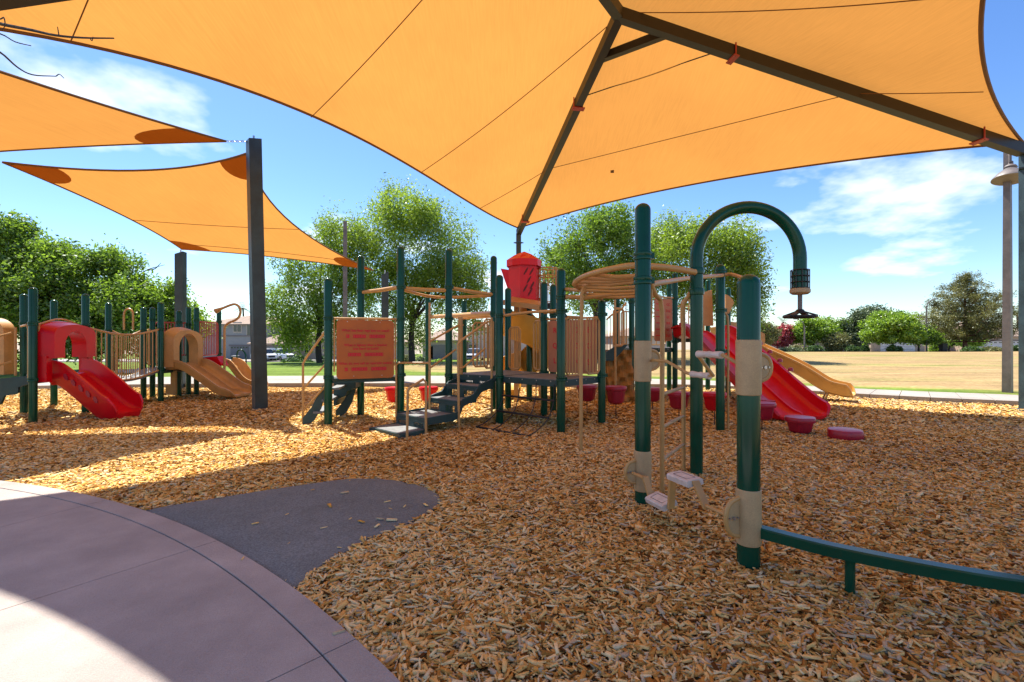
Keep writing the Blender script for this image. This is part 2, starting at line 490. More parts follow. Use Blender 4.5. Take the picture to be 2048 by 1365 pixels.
def lawn_material():
    m = bpy.data.materials.new('dormant lawn'); m.use_nodes = True
    t = m.node_tree; b = t.nodes['Principled BSDF']; b.inputs['Roughness'].default_value = 0.95
    b.inputs['Specular IOR Level'].default_value = 0.1
    tcn = t.nodes.new('ShaderNodeTexCoord')
    at = t.nodes.new('ShaderNodeAttribute'); at.attribute_name = 'tint'
    mp = t.nodes.new('ShaderNodeMapping'); mp.inputs['Scale'].default_value = (0.05, 0.22, 1)
    t.links.new(tcn.outputs['Object'], mp.inputs[0])
    n = t.nodes.new('ShaderNodeTexNoise'); n.inputs['Scale'].default_value = 1.6; n.inputs['Detail'].default_value = 9; n.inputs['Roughness'].default_value = 0.62
    t.links.new(mp.outputs[0], n.inputs['Vector'])
    s = t.nodes.new('ShaderNodeMath'); s.operation = 'SUBTRACT'; s.inputs[1].default_value = 0.5
    t.links.new(n.outputs['Fac'], s.inputs[0])
    k = t.nodes.new('ShaderNodeMath'); k.operation = 'MULTIPLY_ADD'; k.inputs[1].default_value = 2.6
    t.links.new(s.outputs[0], k.inputs[0]); t.links.new(at.outputs['Fac'], k.inputs[2])
    r = t.nodes.new('ShaderNodeValToRGB')
    e = r.color_ramp.elements
    e[0].position = 0.05; e[0].color = (0.36, 0.245, 0.115, 1)
    e[1].position = 0.95; e[1].color = (0.135, 0.20, 0.028, 1)
    q = e.new(0.45); q.color = (0.32, 0.255, 0.10, 1)
    q = e.new(0.7); q.color = (0.21, 0.23, 0.05, 1)
    t.links.new(k.outputs[0], r.inputs[0])
    n2 = t.nodes.new('ShaderNodeTexNoise'); n2.inputs['Scale'].default_value = 9; n2.inputs['Detail'].default_value = 8
    t.links.new(tcn.outputs['Object'], n2.inputs['Vector'])
    mr = t.nodes.new('ShaderNodeMapRange'); mr.inputs['From Min'].default_value = 0.3; mr.inputs['From Max'].default_value = 0.7
    mr.inputs['To Min'].default_value = 0.72; mr.inputs['To Max'].default_value = 1.2
    t.links.new(n2.outputs['Fac'], mr.inputs[0])
    vs = t.nodes.new('ShaderNodeVectorMath'); vs.operation = 'SCALE'
    t.links.new(r.outputs[0], vs.inputs[0]); mp3 = t.nodes.new('ShaderNodeMapping'); mp3.inputs['Scale'].default_value = (0.22, 1.1, 1)
    t.links.new(tcn.outputs['Object'], mp3.inputs[0])
    n3 = t.nodes.new('ShaderNodeTexNoise'); n3.inputs['Scale'].default_value = 1.0; n3.inputs['Detail'].default_value = 8; n3.inputs['Roughness'].default_value = 0.65
    t.links.new(mp3.outputs[0], n3.inputs['Vector'])
    m3 = t.nodes.new('ShaderNodeMapRange'); m3.inputs['From Min'].default_value = 0.30; m3.inputs['From Max'].default_value = 0.62
    m3.inputs['To Min'].default_value = 0.55; m3.inputs['To Max'].default_value = 1.08
    t.links.new(n3.outputs['Fac'], m3.inputs[0])
    mu = t.nodes.new('ShaderNodeMath'); mu.operation = 'MULTIPLY'
    t.links.new(mr.outputs[0], mu.inputs[0]); t.links.new(m3.outputs[0], mu.inputs[1])
    t.links.new(mu.outputs[0], vs.inputs['Scale'])
    t.links.new(vs.outputs[0], b.inputs['Base Color'])
    bp = t.nodes.new('ShaderNodeBump'); bp.inputs['Strength'].default_value = 0.5; bp.inputs['Distance'].default_value = 0.05
    t.links.new(n2.outputs['Fac'], bp.inputs['Height']); t.links.new(bp.outputs[0], b.inputs['Normal'])
    return m

# horizon sheet
gm = MB()
for xs in ((-900, -300), (-300, 300), (300, 900)):
    gm.add([(xs[0], -200, -2.6), (xs[1], -200, -2.6), (xs[1], 1600, -2.6), (xs[0], 1600, -2.6)], [(0, 1, 2, 3)])
tag(gm.build('ground', mat('desert ground', (0.30, 0.24, 0.17), 0.95, var=0.2, nscale=0.2), smooth=False), kind='structure')

# path behind the playground: near edge and far edge
NEAR = [(-24, 9.0), (-19, 11.4), (-15, 12.9), (-11, 13.7), (-7, 14.1), (-3, 14.1), (0, 14.0), (3, 13.9), (5.4, 13.55), (7.0, 12.5), (8.0, 11.5), (9.3, 10.55), (10.7, 9.75), (12.2, 8.4), (13.5, 6.5), (14.2, 4.0), (14.4, 0.0), (14.2, -5)]
FAR = [(-25, 11.6), (-20, 14.2), (-15.6, 15.8), (-11.2, 16.7), (-7, 17.1), (-3, 17.1), (0, 16.8), (3, 16.2), (5.9, 15.2), (7.7, 13.8), (9.0, 12.6), (10.3, 11.75), (11.7, 11.0), (13.4, 9.5), (15.0, 7.2), (15.8, 4.2), (16.0, 0.0), (15.8, -5)]
def sm2(a, n=6):
    return [(p.x, p.y) for p in smooth_path([V(x, y, 0) for x, y in a], n)]
NE, FE = sm2(NEAR), sm2(FAR)
# lawn: grid with the path curve as its near edge
xs = np.linspace(-130, 150, 190)
FEa = np.array([p for p in FE if True])
order = np.argsort(FEa[:102, 0]); fx = FEa[:102][order]
def far_edge(x):
    return np.interp(x, fx[:, 0], fx[:, 1])
vt, tn = [], []
NY = 70
for xv in xs:
    y0 = far_edge(np.clip(xv, -24, 15.6)) - 0.05 if -26 < xv < 15.7 else (11.5 if xv < 0 else 4.0)
    ys = y0 + (112 - y0) * (np.linspace(0, 1, NY) ** 1.7)
    for yv in ys:
        vt.append((xv, yv, float(gz(xv, yv))))
        g = float(0.92 * (1 - sstep(-9, 0, xv)) * (sstep(13, 20, yv)) + 0.85 * (1 - sstep(0.6, 3.6, yv - y0)) + 0.20 + .12 * math.sin(xv * .13 + yv * .21))
        tn.append(g)
ff = []
for i in range(len(xs) - 1):
    for j in range(NY - 1):
        ff.append((i * NY + j, (i + 1) * NY + j, (i + 1) * NY + j + 1, i * NY + j + 1))
lawn = np_mesh('lawn', np.array(vt), np.array(ff), lawn_material(), tint=np.array(tn), smooth=True)
tag(lawn, kind='structure')
# skirt under the lawn's near end so nothing is open
tag(MB().box((-5, -20, -0.5), (300, 75, 0.3)).build('earth', mat('dirt', (0.2, 0.14, 0.09), 0.95), smooth=False), kind='structure')

# the concrete path: slabs between joints
path_root = MB()
pts_n, pts_f = NE, FE
base_poly_v, base_poly_f = [], []
for i, (a, b) in enumerate(zip(pts_n, pts_f)):
    base_poly_v += [V(a[0], a[1], 0.06), V(b[0], b[1], 0.06)]
for i in range(len(pts_n) - 1):
    base_poly_f.append((2 * i, 2 * i + 1, 2 * i + 3, 2 * i + 2))
path_ob = MB().add(base_poly_v, base_poly_f).build('path', mat('dark path joint concrete', (0.12, 0.11, 0.10), 0.9), smooth=False)  # base sheet in plain dark concrete, seen between the slabs
tag(path_ob, kind='structure')
for i in range(len(pts_n) - 1):
    a0, a1 = V(*pts_n[i], 0), V(*pts_n[i + 1], 0); b0, b1 = V(*pts_f[i], 0), V(*pts_f[i + 1], 0)
    if i % 2: continue
    if i + 2 < len(pts_n): a2, b2 = V(*pts_n[i + 2], 0), V(*pts_f[i + 2], 0)
    else: a2, b2 = a1, b1
    g = 0.006
    k0, k1 = (a2 - a0).normalized() * g, (b2 - b0).normalized() * g
    poly = [a0 + k0, a1, a2 - k0, b2 - k1, b1, b0 + k1]
    MB().prism([p + V(0, 0, -0.12) for p in poly], (0, 0, 0.22)).build('slab', CONC2, path_ob, smooth=False)

# mulch bed
def mulch_material():
    m = bpy.data.materials.new('wood mulch'); m.use_nodes = True
    t = m.node_tree; b = t.nodes['Principled BSDF']; b.inputs['Roughness'].default_value = 0.9
    b.inputs['Specular IOR Level'].default_value = 0.0
    tcn = t.nodes.new('ShaderNodeTexCoord')
    v = t.nodes.new('ShaderNodeTexVoronoi'); v.inputs['Scale'].default_value = 42
    mp = t.nodes.new('ShaderNodeMapping'); mp.inputs['Scale'].default_value = (1, 0.55, 1); mp.inputs['Rotation'].default_value = (0, 0, 0.6)
    n0 = t.nodes.new('ShaderNodeTexNoise'); n0.inputs['Scale'].default_value = 6
    t.links.new(tcn.outputs['Object'], n0.inputs['Vector'])
    va = t.nodes.new('ShaderNodeVectorMath'); va.operation = 'ADD'
    t.links.new(tcn.outputs['Object'], va.inputs[0])
    sc = t.nodes.new('ShaderNodeVectorMath'); sc.operation = 'SCALE'; sc.inputs['Scale'].default_value = 0.25
    t.links.new(n0.outputs['Color'], sc.inputs[0]); t.links.new(sc.outputs[0], va.inputs[1])
    t.links.new(va.outputs[0], mp.inputs[0]); t.links.new(mp.outputs[0], v.inputs['Vector'])
    r = t.nodes.new('ShaderNodeValToRGB'); e = r.color_ramp.elements
    e[0].position = 0.0; e[0].color = (0.30, 0.13, 0.035, 1)
    e[1].position = 1.0; e[1].color = (0.75, 0.52, 0.22, 1)
    q = e.new(0.5); q.color = (0.58, 0.33, 0.10, 1)
    sp = t.nodes.new('ShaderNodeSeparateColor'); t.links.new(v.outputs['Color'], sp.inputs[0])
    t.links.new(sp.outputs[0], r.inputs[0])
    # dark gaps between the chips
    mr = t.nodes.new('ShaderNodeMapRange'); mr.inputs['From Min'].default_value = 0.25; mr.inputs['From Max'].default_value = 0.75
    mr.inputs['To Min'].default_value = 1.0; mr.inputs['To Max'].default_value = 0.5
    t.links.new(v.outputs['Distance'], mr.inputs[0])
    vs = t.nodes.new('ShaderNodeVectorMath'); vs.operation = 'SCALE'
    t.links.new(r.outputs[0], vs.inputs[0]); t.links.new(mr.outputs[0], vs.inputs['Scale'])
    t.links.new(vs.outputs[0], b.inputs['Base Color'])
    bp = t.nodes.new('ShaderNodeBump'); bp.inputs['Strength'].default_value = 0.9; bp.inputs['Distance'].default_value = 0.03; bp.invert = True
    t.links.new(v.outputs['Distance'], bp.inputs['Height']); t.links.new(bp.outputs[0], b.inputs['Normal'])
    return m
def mulch_h(x, y):
    x = np.asarray(x, dtype=float); y = np.asarray(y, dtype=float)
    return 0.012 * np.sin(x * 1.9 + 0.7 * y) * np.cos(y * 1.6 - 0.4 * x) + 0.008 * np.sin(x * 4.3 + 2) * np.sin(y * 3.7)
gx, gy = np.meshgrid(np.linspace(-26, 15.2, 206), np.linspace(-6, 15.2, 106), indexing='ij')
mv = np.stack([gx.ravel(), gy.ravel(), mulch_h(gx, gy).ravel() - 0.012], 1)
# below the path surface everywhere the path lies
fm = []
nyg = 106
for i in range(205):
    for j in range(nyg - 1):
        fm.append((i * nyg + j, (i + 1) * nyg + j, (i + 1) * nyg + j + 1, i * nyg + j + 1))
bed = np_mesh('mulch_bed', mv, np.array(fm), mulch_material(), smooth=True)
tag(bed, kind='structure')

# ------------------------------------------------------------ concrete plaza with kerb ring
PC = V(-7.4, -4.75, 0)
R_OUT, R_IN = 9.595, 9.44
plaza = MB()
arc = [math.radians(a) for a in range(-10, 130, 2)]
plaza.prism([PC + V(math.cos(a) * (R_OUT - .03), math.sin(a) * (R_OUT - .03), -0.1) for a in arc] + [PC + V(0, 0, -0.1)], (0, 0, 0.112))
plaza_ob = tag(plaza.build('concrete_plaza', mat('joint concrete', (0.12, 0.10, 0.09), 0.95), smooth=False), kind='structure')
def arc_slab(r0, r1, a0, a1, top=0.03):
    gr, ga0, ga1 = 0.003, 0.003 / r1, 0.003 / r1
    n = max(4, int((a1 - a0) * r1 / 0.2))
    aa = [a0 + ga0 + (a1 - a0 - ga0 - ga1) * k / n for k in range(n + 1)]
    b = MB()
    rr = [(r0 + gr, -0.08), (r0 + gr, top - 0.003), (r0 + gr + 0.0025, top), (r1 - gr - 0.0025, top), (r1 - gr, top - 0.003), (r1 - gr, -0.08)]
    m = len(rr)
    for a in aa:
        for r, z in rr:
            b.v.append(PC + V(math.cos(a) * r, math.sin(a) * r, z))
    for i in range(n):
        for j in range(m):
            b.f.append((i * m + j, i * m + (j + 1) % m, (i + 1) * m + (j + 1) % m, (i + 1) * m + j))
    b.f.append(tuple(range(m))); b.f.append(tuple(n * m + k for k in range(m))[::-1])
    return b
aj = [math.radians(55.35 + 9.75 * k) for k in range(-6, 7)]
for k in range(len(aj) - 1):
    arc_slab(R_IN, R_OUT, aj[k], aj[k + 1], 0.032).build('kerb', CONC, plaza_ob, smooth=False)
    arc_slab(7.75, R_IN, aj[k], aj[k + 1]).build('slab', CONC, plaza_ob, smooth=False)
    arc_slab(6.05, 7.75, aj[k], aj[k + 1]).build('slab', CONC, plaza_ob, smooth=False)

# ------------------------------------------------------------ rubber ramp
MAT_PX = [(590, 1172), (640, 1130), (720, 1087), (790, 1056), (846, 1030), (876, 1010), (881, 998), (868, 982), (838, 970), (790, 960), (745, 957), (690, 958), (600, 970), (500, 985), (400, 1001), (320, 1014), (285, 1021)]
MATP = [G(x, y, 0.02) for x, y in MAT_PX]
a_end = math.atan2(MATP[-1].y - PC.y, MATP[-1].x - PC.x); a_st = math.atan2(MATP[0].y - PC.y, MATP[0].x - PC.x)
mp_ = smooth_path(MATP, 4)
inner = [PC + V(math.cos(a) * (R_OUT + .004), math.sin(a) * (R_OUT + .004), 0) for a in np.linspace(a_end, a_st, 24)]
mat_poly = [V(p.x, p.y, 0) for p in mp_] + inner
mb_ = MB()
cm = sum(mat_poly, V(0, 0, 0)) / len(mat_poly)
n_ = len(mat_poly)
rings = []
for kk, zz_ in ((1.0, -0.03), (1.0, 0.014), (0.965, 0.024), (0.7, 0.027)):
    rings.append([cm + (p - cm) * kk + V(0, 0, zz_) for p in mat_poly])
for rg in rings: mb_.v += rg
for i in range(3):
    for k in range(n_):
        mb_.f.append((i * n_ + k, i * n_ + (k + 1) % n_, (i + 1) * n_ + (k + 1) % n_, (i + 1) * n_ + k))
mb_.v.append(cm + V(0, 0, 0.027)); c_i = len(mb_.v) - 1
for k in range(n_): mb_.f.append((3 * n_ + k, 3 * n_ + (k + 1) % n_, c_i))
tag(mb_.build('rubber_mat', RUBBER), kind='structure')

# ------------------------------------------------------------ wood chips (uncountable)
def in_poly(x, y, poly):
    inside = np.zeros(len(x), bool)
    n = len(poly)
    for i in range(n):
        x0, y0 = poly[i].x, poly[i].y; x1, y1 = poly[(i + 1) % n].x, poly[(i + 1) % n].y
        c = ((y0 > y) != (y1 > y)) & (x < (x1 - x0) * (y - y0) / (y1 - y0 + 1e-12) + x0)
        inside ^= c
    return inside
FULL = [(4, 5, 6, 7), (0, 4, 7, 3), (1, 2, 6, 5), (0, 1, 5, 4), (3, 7, 6, 2)]
def chips(bands, faces):
    allv, allt = [], []
    for (ya, yb, dens, l0, l1, wk) in bands:
        hw = 1.22
        area = hw * (yb * yb - ya * ya)
        n = int(area * dens); n2 = int(area * dens * .26)
        y = np.sqrt(RNG.uniform(ya * ya, yb * yb, n + n2))
        x = np.concatenate([RNG.uniform(-hw, hw, n), RNG.uniform(hw, hw + .62, n2) * RNG.choice([-1, 1, 1], n2)]) * y      # thinner beyond the frame's sides
        n = n + n2
        jx, jy = x + RNG.normal(0, .022, n), y + RNG.normal(0, .022, n)
        stray = RNG.uniform(0, 1, n) < 0.0035
        lift = stray & ((np.hypot(x - PC.x, y - PC.y) < R_OUT) | in_poly(x, y, mat_poly))
        ok = (np.hypot(x - PC.x, y - PC.y) > R_OUT + 0.004 - np.where(stray, .05, 0)) & (stray | ~in_poly(jx, jy, [cm + (p - cm) * 0.985 for p in mat_poly])) & (x > -20) & (x < 13)
        ok &= y < np.interp(x, [p[0] for p in NE[:90]], [p[1] for p in NE[:90]]) - 0.02
        x, y, lift = x[ok], y[ok], lift[ok]; n = len(x)
        L = RNG.uniform(l0, l1, n) * RNG.choice([0.6, 1, 1, 1.35], n); W = L * RNG.uniform(0.16, 0.36, n) * wk; T = W * RNG.uniform(0.25, 0.5, n)
        a = RNG.uniform(0, 2 * np.pi, n); tilt = RNG.normal(0, 0.22, n) * np.where(lift, .1, 1); roll = RNG.normal(0, 0.4, n) * np.where(lift, .1, 1)
        d = np.stack([np.cos(a) * np.cos(tilt), np.sin(a) * np.cos(tilt), np.sin(tilt)], 1)
        s = np.stack([-np.sin(a) * np.cos(roll), np.cos(a) * np.cos(roll), np.sin(roll)], 1)
        u = np.cross(d, s)
        c = np.stack([x, y, np.where(lift, 0.036, mulch_h(x, y) + RNG.uniform(-0.006, 0.017, n))], 1)
        tp = RNG.uniform(0.35, 1.0, n); bend = RNG.normal(0, 0.12, n) * L
        vs = []
        for (e, f_, g_) in ((-1, -1, 0), (-1, 1, 0), (1, 1, 0), (1, -1, 0), (-1, -1, 1), (-1, 1, 1), (1, 1, 1), (1, -1, 1)):
            wv = W / 2 * (tp if e > 0 else 1)
            sh = bend * (1 if e > 0 else 0)
            vs.append(c + d * (e * L / 2)[:, None] + s * (f_ * wv + sh)[:, None] + u * ((g_ - 0.5) * T)[:, None])
        v = np.stack(vs, 1)
        tint = np.clip(RNG.normal(0.47, 0.21, n) + 0.10 * np.sin(x * 0.9) * np.cos(y * 1.1), 0, .84)
        wn = 0.5 + 0.5 * np.sin(x * 1.3 + 1.7 * np.sin(y * .9)) * np.cos(y * 1.5 + np.sin(x * .7))
        pg = 0.07 + 0.30 * wn * sstep(1.0, 4.0, x) + 0.16 * wn * (1 - sstep(1.9, 3.0, y))      # weathered grey chips
        gy_ = RNG.uniform(0, 1, n) < pg
        tint = np.where(gy_, RNG.uniform(0.9, 1.0, n), tint)
        allv.append(v.reshape(-1, 3)); allt.append(np.repeat(tint, 8))
    v = np.concatenate(allv); t = np.concatenate(allt); n = len(v) // 8
    fb = np.array(faces)
    fc = (np.arange(n)[:, None, None] * 8 + fb[None]).reshape(-1, 4)
    return v, fc, t
def chip_material():
    m = bpy.data.materials.new('wood chips'); m.use_nodes = True
    t = m.node_tree; b = t.nodes['Principled BSDF']; b.inputs['Roughness'].default_value = 1.0; b.inputs['Specular IOR Level'].default_value = 0.0
    at = t.nodes.new('ShaderNodeAttribute'); at.attribute_name = 'tint'
    r = t.nodes.new('ShaderNodeValToRGB'); e = r.color_ramp.elements
    e[0].position = 0.0; e[0].color = (0.12, 0.048, 0.014, 1)
    e[1].position = 1.0; e[1].color = (0.48, 0.37, 0.235, 1)
    for p, c in ((0.13, (0.33, 0.14, 0.03)), (0.33, (0.62, 0.32, 0.075)), (0.55, (0.82, 0.53, 0.185)), (0.78, (0.90, 0.72, 0.38)), (0.90, (0.56, 0.42, 0.25))):
        q = e.new(p); q.color = (*c, 1)
    t.links.new(at.outputs['Fac'], r.inputs[0])
    tcn = t.nodes.new('ShaderNodeTexCoord'); n = t.nodes.new('ShaderNodeTexNoise'); n.inputs['Scale'].default_value = 90
    t.links.new(tcn.outputs['Object'], n.inputs['Vector'])
    mr = t.nodes.new('ShaderNodeMapRange'); mr.inputs['To Min'].default_value = 0.7; mr.inputs['To Max'].default_value = 1.25
    t.links.new(n.outputs['Fac'], mr.inputs[0])
    vs = t.nodes.new('ShaderNodeVectorMath'); vs.operation = 'SCALE'
    t.links.new(r.outputs[0], vs.inputs[0]); t.links.new(mr.outputs[0], vs.inputs['Scale']); t.links.new(vs.outputs[0], b.inputs['Base Color'])
    return m
cv, cf, ct = chips([(1.5, 3.2, 4600, 0.028, 0.058, 1.0), (3.2, 5.0, 2700, 0.032, 0.062, 1.05)], FULL)
cv2, cf2, ct2 = chips([(5.0, 7.6, 1900, 0.030, 0.058, 1.2), (7.6, 13.6, 470, 0.04, 0.07, 1.5)], FULL[:3])
ch = np_mesh('wood_chips', np.concatenate([cv, cv2]), np.concatenate([cf, cf2 + len(cv)]), chip_material(), tint=np.concatenate([ct, ct2]))
tag(ch, 'loose tan and brown wood chips covering the playground bed', 'wood chips', kind='stuff')

# ============================================================ HIP SHADE CANOPY
CB = V(0.226, 16.255, 0); CR = V(9.94, 9.243, 0); CL = V(-7.467, 5.599, 0)
WD = (CR - CB).normalized(); SD = (CL - CB).normalized()
CW, CS = (CR - CB).length, (CL - CB).length
ZE, RISE, HR = 5.117, 1.997, 5.483
CFR = CR + CL - CB
A1 = CB + WD * CW / 2 + SD * HR + V(0, 0, ZE + RISE); A2 = CB + WD * CW / 2 + SD * (CS - HR) + V(0, 0, ZE + RISE)
canopy = thing('shade_canopy', (CB.x, CB.y, 0), 'large orange hip roof shade canopy on tall square posts over the main playground', 'shade canopy')
def cz(s, w):
    """fabric plane height at plan coordinates"""
    return ZE + RISE * min(s / HR, (CS - s) / HR, w / (CW / 2), (CW - w) / (CW / 2))
corners = [CB, CR, CFR, CL]
LIFT = 0.10
def fabric_panel(c0, c1, t0, t1, sag, kk):
    c0 = c0 + V(0, 0, ZE); c1 = c1 + V(0, 0, ZE)
    nu, nv = 40, 14
    b = MB()
    midt = (t0 + t1) / 2
    inw = (midt - (c0 + c1) / 2).normalized()
    edge = []
    for i in range(nu + 1):
        u = i / nu
        e = c0.lerp(c1, u) + inw * sag * 4 * u * (1 - u) * (1 + kk * (1 - 2 * u))
        tt = t0.lerp(t1, u)
        for j in range(nv + 1):
            v = j / nv
            q = e.lerp(tt, v)
            bow = 0.16 * math.sin(math.pi * v) * math.sin(math.pi * u)
            b.v.append(q + V(0, 0, LIFT - bow))
        edge.append(e + V(0, 0, LIFT))
    for i in range(nu):
        for j in range(nv):
            k = i * (nv + 1) + j
            b.f.append((k, k + nv + 1, k + nv + 2, k + 1))
    return b, edge
for c0, c1, t0, t1, sag, kk in ((CB, CR, A1, A1, 0.6, 0), (CL, CB, A2, A1, 1.0, .85), (CFR, CL, A2, A2, 1.55, -.45), (CR, CFR, A1, A2, 1.5, 0)):
    b, edge = fabric_panel(c0, c1, t0, t1, sag, kk)
    fo = b.build('fabric_panel', FAB, canopy)
    MB().tube(edge, 0.028, 6).build('hem', HEM, fo)
# seams: cloth widths running parallel to the far eave
def seam(s, w0, w1, r=0.008):
    pts = []
    n = 14
    for i in range(n + 1):
        w = w0 + (w1 - w0) * i / n
        p = CB + SD * s + WD * w
        # which panel, to follow its bow
        if s / HR <= min(w, CW - w) / (CW / 2):      # far end panel: u along w, v = s/HR
            v = s / HR; half = (1 - v); u = (w / CW - v * 0.5) / max(half, 1e-3)
            eb = 0.75 * 4 * u * (1 - u)
        else:
            v = min(w, CW - w) / (CW / 2)
        bow = 0.16 * math.sin(math.pi * min(max(v, 0), 1)) * 0.9
        pts.append(p + V(0, 0, cz(s, w) + LIFT - bow - 0.02))
    MB().tube(pts, r, 5).build('seam', HEM, canopy)
for s in (2.45, 5.3, 8.35, 11.6):
    e = min(s, CS - s) / HR * CW / 2
    if e > CW / 2: e = CW / 2
    ul = 1 - s / CS; sagw = 1.0 * 4 * ul * (1 - ul) * (1 + .85 * (1 - 2 * ul)) * 0.95 + .07; sagr = 1.5 * 4 * ul * (1 - ul) * 0.95 + .07
    seam(s, sagw, e); seam(s, CW - e, CW - sagr)
    if s < HR: seam(s, e + 0.12, CW - e - 0.12)
# hip beams, ridge, braces, posts
def beam(a, b, w, h, name, m=BEAM):
    d = (b - a).normalized(); side = d.cross(V(0, 0, 1)).normalized(); up = side.cross(d).normalized()
    pr = [(-w / 2, -h / 2), (w / 2, -h / 2), (w / 2, h / 2), (-w / 2, h / 2)]
    o = MB()
    for p in (a, b):
        for x, y in pr: o.v.append(p + side * x + up * y)
    o.f = [(3, 2, 1, 0), (4, 5, 6, 7)] + [(i, (i + 1) % 4, 4 + (i + 1) % 4, 4 + i) for i in range(4)]
    return o.build(name, m, canopy, smooth=False)
DB = V(0, 0, -0.06)
for c, a in ((CB, A1), (CR, A1), (CL, A2), (CFR, A2)):
    nearb = c is CL or c is CFR
    p0 = c + V(0, 0, ZE) + (V(0, 0, .04) if nearb else DB)
    hb = beam(p0, a + (V(0, 0, .04) if nearb else DB), 0.16, 0.12 if nearb else 0.20, 'hip_beam')
    for t in (0.12, 0.74):
        q = p0.lerp(a + DB, t)
        cl_ = MB()
        d = (a - p0).normalized()
        side = d.cross(V(0, 0, 1)).normalized()
        for sg in (-1, 1):
            cl_.tube([q + side * 0.10 * sg + V(0, 0, 0.13), q + side * 0.10 * sg - V(0, 0, 0.13)], 0.014, 6)
        cl_.obox(q - side * 0.14 - d * .05 + V(0, 0, -0.125), side * 0.28, d * 0.10, V(0, 0, 0.02))
        cl_.build('clamp_plate', BRICKR, hb)
    mb = MB()
    rr = 0.085
    c = c + V(.09 if c is CR else 0, 0, 0)
    mb.prism([c + V(x * rr, y * rr, -0.1) for x, y in ((-1, -1), (1, -1), (1, 1), (-1, 1))], (0, 0, ZE + 0.0))
    mb.build('post', POSTB, canopy, smooth=False)
    MB().lathe(c, [(0.17, ZE - 0.42), (0.17, ZE - 0.39)], 4).build('post_flange', POSTB, canopy, smooth=False)
    MB().box(c + V(0, 0, 0.005), (0.36, 0.36, 0.03)).build('base_plate', POSTB, canopy, smooth=False)
beam(A1 + DB, A2 + DB, 0.16, 0.2, 'ridge_beam')
hb_, hr_ = CB + V(0, 0, ZE) + DB, CR + V(0, 0, ZE) + DB
beam(hb_.lerp(A1 + DB, 0.885), hr_.lerp(A1 + DB, 0.885), 0.12, 0.14, 'tie_beam')
MB().tube([hb_.lerp(A1, 0.75) + V(0, 0, .02), hr_.lerp(A1, 0.75) + V(0, 0, .02)], 0.011, 6).build('tie_cable', BEAM, canopy)

# small dark label sewn on the far panel
def on_far_panel(px, py):
    d = P(px, py, 1.0) - V(0, 0, EYE); o = V(0, 0, EYE)
    a, b_, c_ = CB + V(0, 0, ZE + LIFT), CR + V(0, 0, ZE + LIFT), A1 + V(0, 0, LIFT)
    n = (b_ - a).cross(c_ - a)
    return o + d * ((a - o).dot(n) / d.dot(n))
tq = [on_far_panel(x, y) - V(0, 0, .17) for x, y in ((1221, 328), (1228, 327), (1228, 333), (1221, 333))]
MB().prism(tq, (0, 0, -.004)).build('sewn_label', HEM, canopy, smooth=False)

# ============================================================ SHADE SAILS
def bez(a, c, b, t):
    return a * (1 - t) ** 2 + c * 2 * t * (1 - t) + b * t * t
def sail(name, cs, sags, label, seams=()):
    """cs: 4 corners in order; sags: inward edge curvature"""
    ctr = sum(cs, V(0, 0, 0)) / 4
    root = thing(name, (cs[0].x, cs[0].y, cs[0].z), label, 'shade sail', 'shade sails strung from steel posts')
    def edge(i, t):
        a, b = cs[i], cs[(i + 1) % 4]
        m = (a + b) / 2
        return bez(a, m + (ctr - m).normalized() * sags[i] * 2, b, t)
    def S(u, v):
        c0 = edge(0, u); c1 = edge(2, 1 - u); d0 = edge(3, 1 - v); d1 = edge(1, v)
        bl = cs[0] * (1 - u) * (1 - v) + cs[1] * u * (1 - v) + cs[2] * u * v + cs[3] * (1 - u) * v
        return c0 * (1 - v) + c1 * v + d0 * (1 - u) + d1 * u - bl
    b = MB(); n = 26
    for i in range(n + 1):
        for j in range(n + 1):
            b.v.append(S(i / n, j / n))
    for i in range(n):
        for j in range(n):
            k = i * (n + 1) + j
            b.f.append((k, k + n + 1, k + n + 2, k + 1))
    fo = b.build('fabric_panel', FAB, root)
    for i in range(4):
        MB().tube([edge(i, t / 16) for t in range(17)], 0.02, 6).build('hem', HEM, fo)
    for (fu, fv) in ((0, 0), (1, 0), (1, 1), (0, 1)):
        c = MB(); m = 8
        for i in range(m + 1):
            for j in range(m + 1):
                a = 0.5 * math.pi * j / m; r = 0.16 * i / m
                u, v = r * math.cos(a), r * math.sin(a)
                c.v.append(S(1 - u if fu else u, 1 - v if fv else v) - V(0, 0, 0.012))
        for i in range(m):
            for j in range(m):
                k = i * (m + 1) + j
                c.f.append((k, k + m + 1, k + m + 2, k + 1))
        c.build('corner_patch', FABD, fo)
    for s in seams:
        MB().tube([S(t / 24, s) - V(0, 0, 0.006) for t in range(25)], 0.007, 5).build('seam', HEM, fo)
    return root
def sail_post(x, y, h, label, lean=(0, 0), w=0.24, rz=0.6, cut=0.12):
    root = thing('sail_post', (x, y, 0), label, 'post', 'steel posts holding the shade sails')
    R = Matrix.Rotation(rz, 3, 'Z'); b = MB()
    pr = [R @ V(a * w / 2, c * w / 2, 0) for a, c in ((-1, -1), (1, -1), (1, 1), (-1, 1))]
    for k, p in enumerate(pr): b.v.append(V(x, y, -0.15) + p)
    for k, p in enumerate(pr): b.v.append(V(x + lean[0], y + lean[1], h - (cut if k in (0, 3) else 0)) + p)
    b.f = [(3, 2, 1, 0), (4, 5, 6, 7)] + [(i, (i + 1) % 4, 4 + (i + 1) % 4, 4 + i) for i in range(4)]
    b.build('column', POSTB, root, smooth=False)
    e = MB(); e.lathe((x + lean[0], y + lean[1], h - 0.1), [(0.02, 0), (0.02, 0.16)], 8)
    e.build('eye_bolt', STEEL, root)
    return root
p1g = G(520.5, 818)
sail_post(p1g.x, p1g.y, 5.38, 'tallest blue grey sail post where the two orange sails meet', (-0.13, 0), 0.23, 0.75, 0.05)
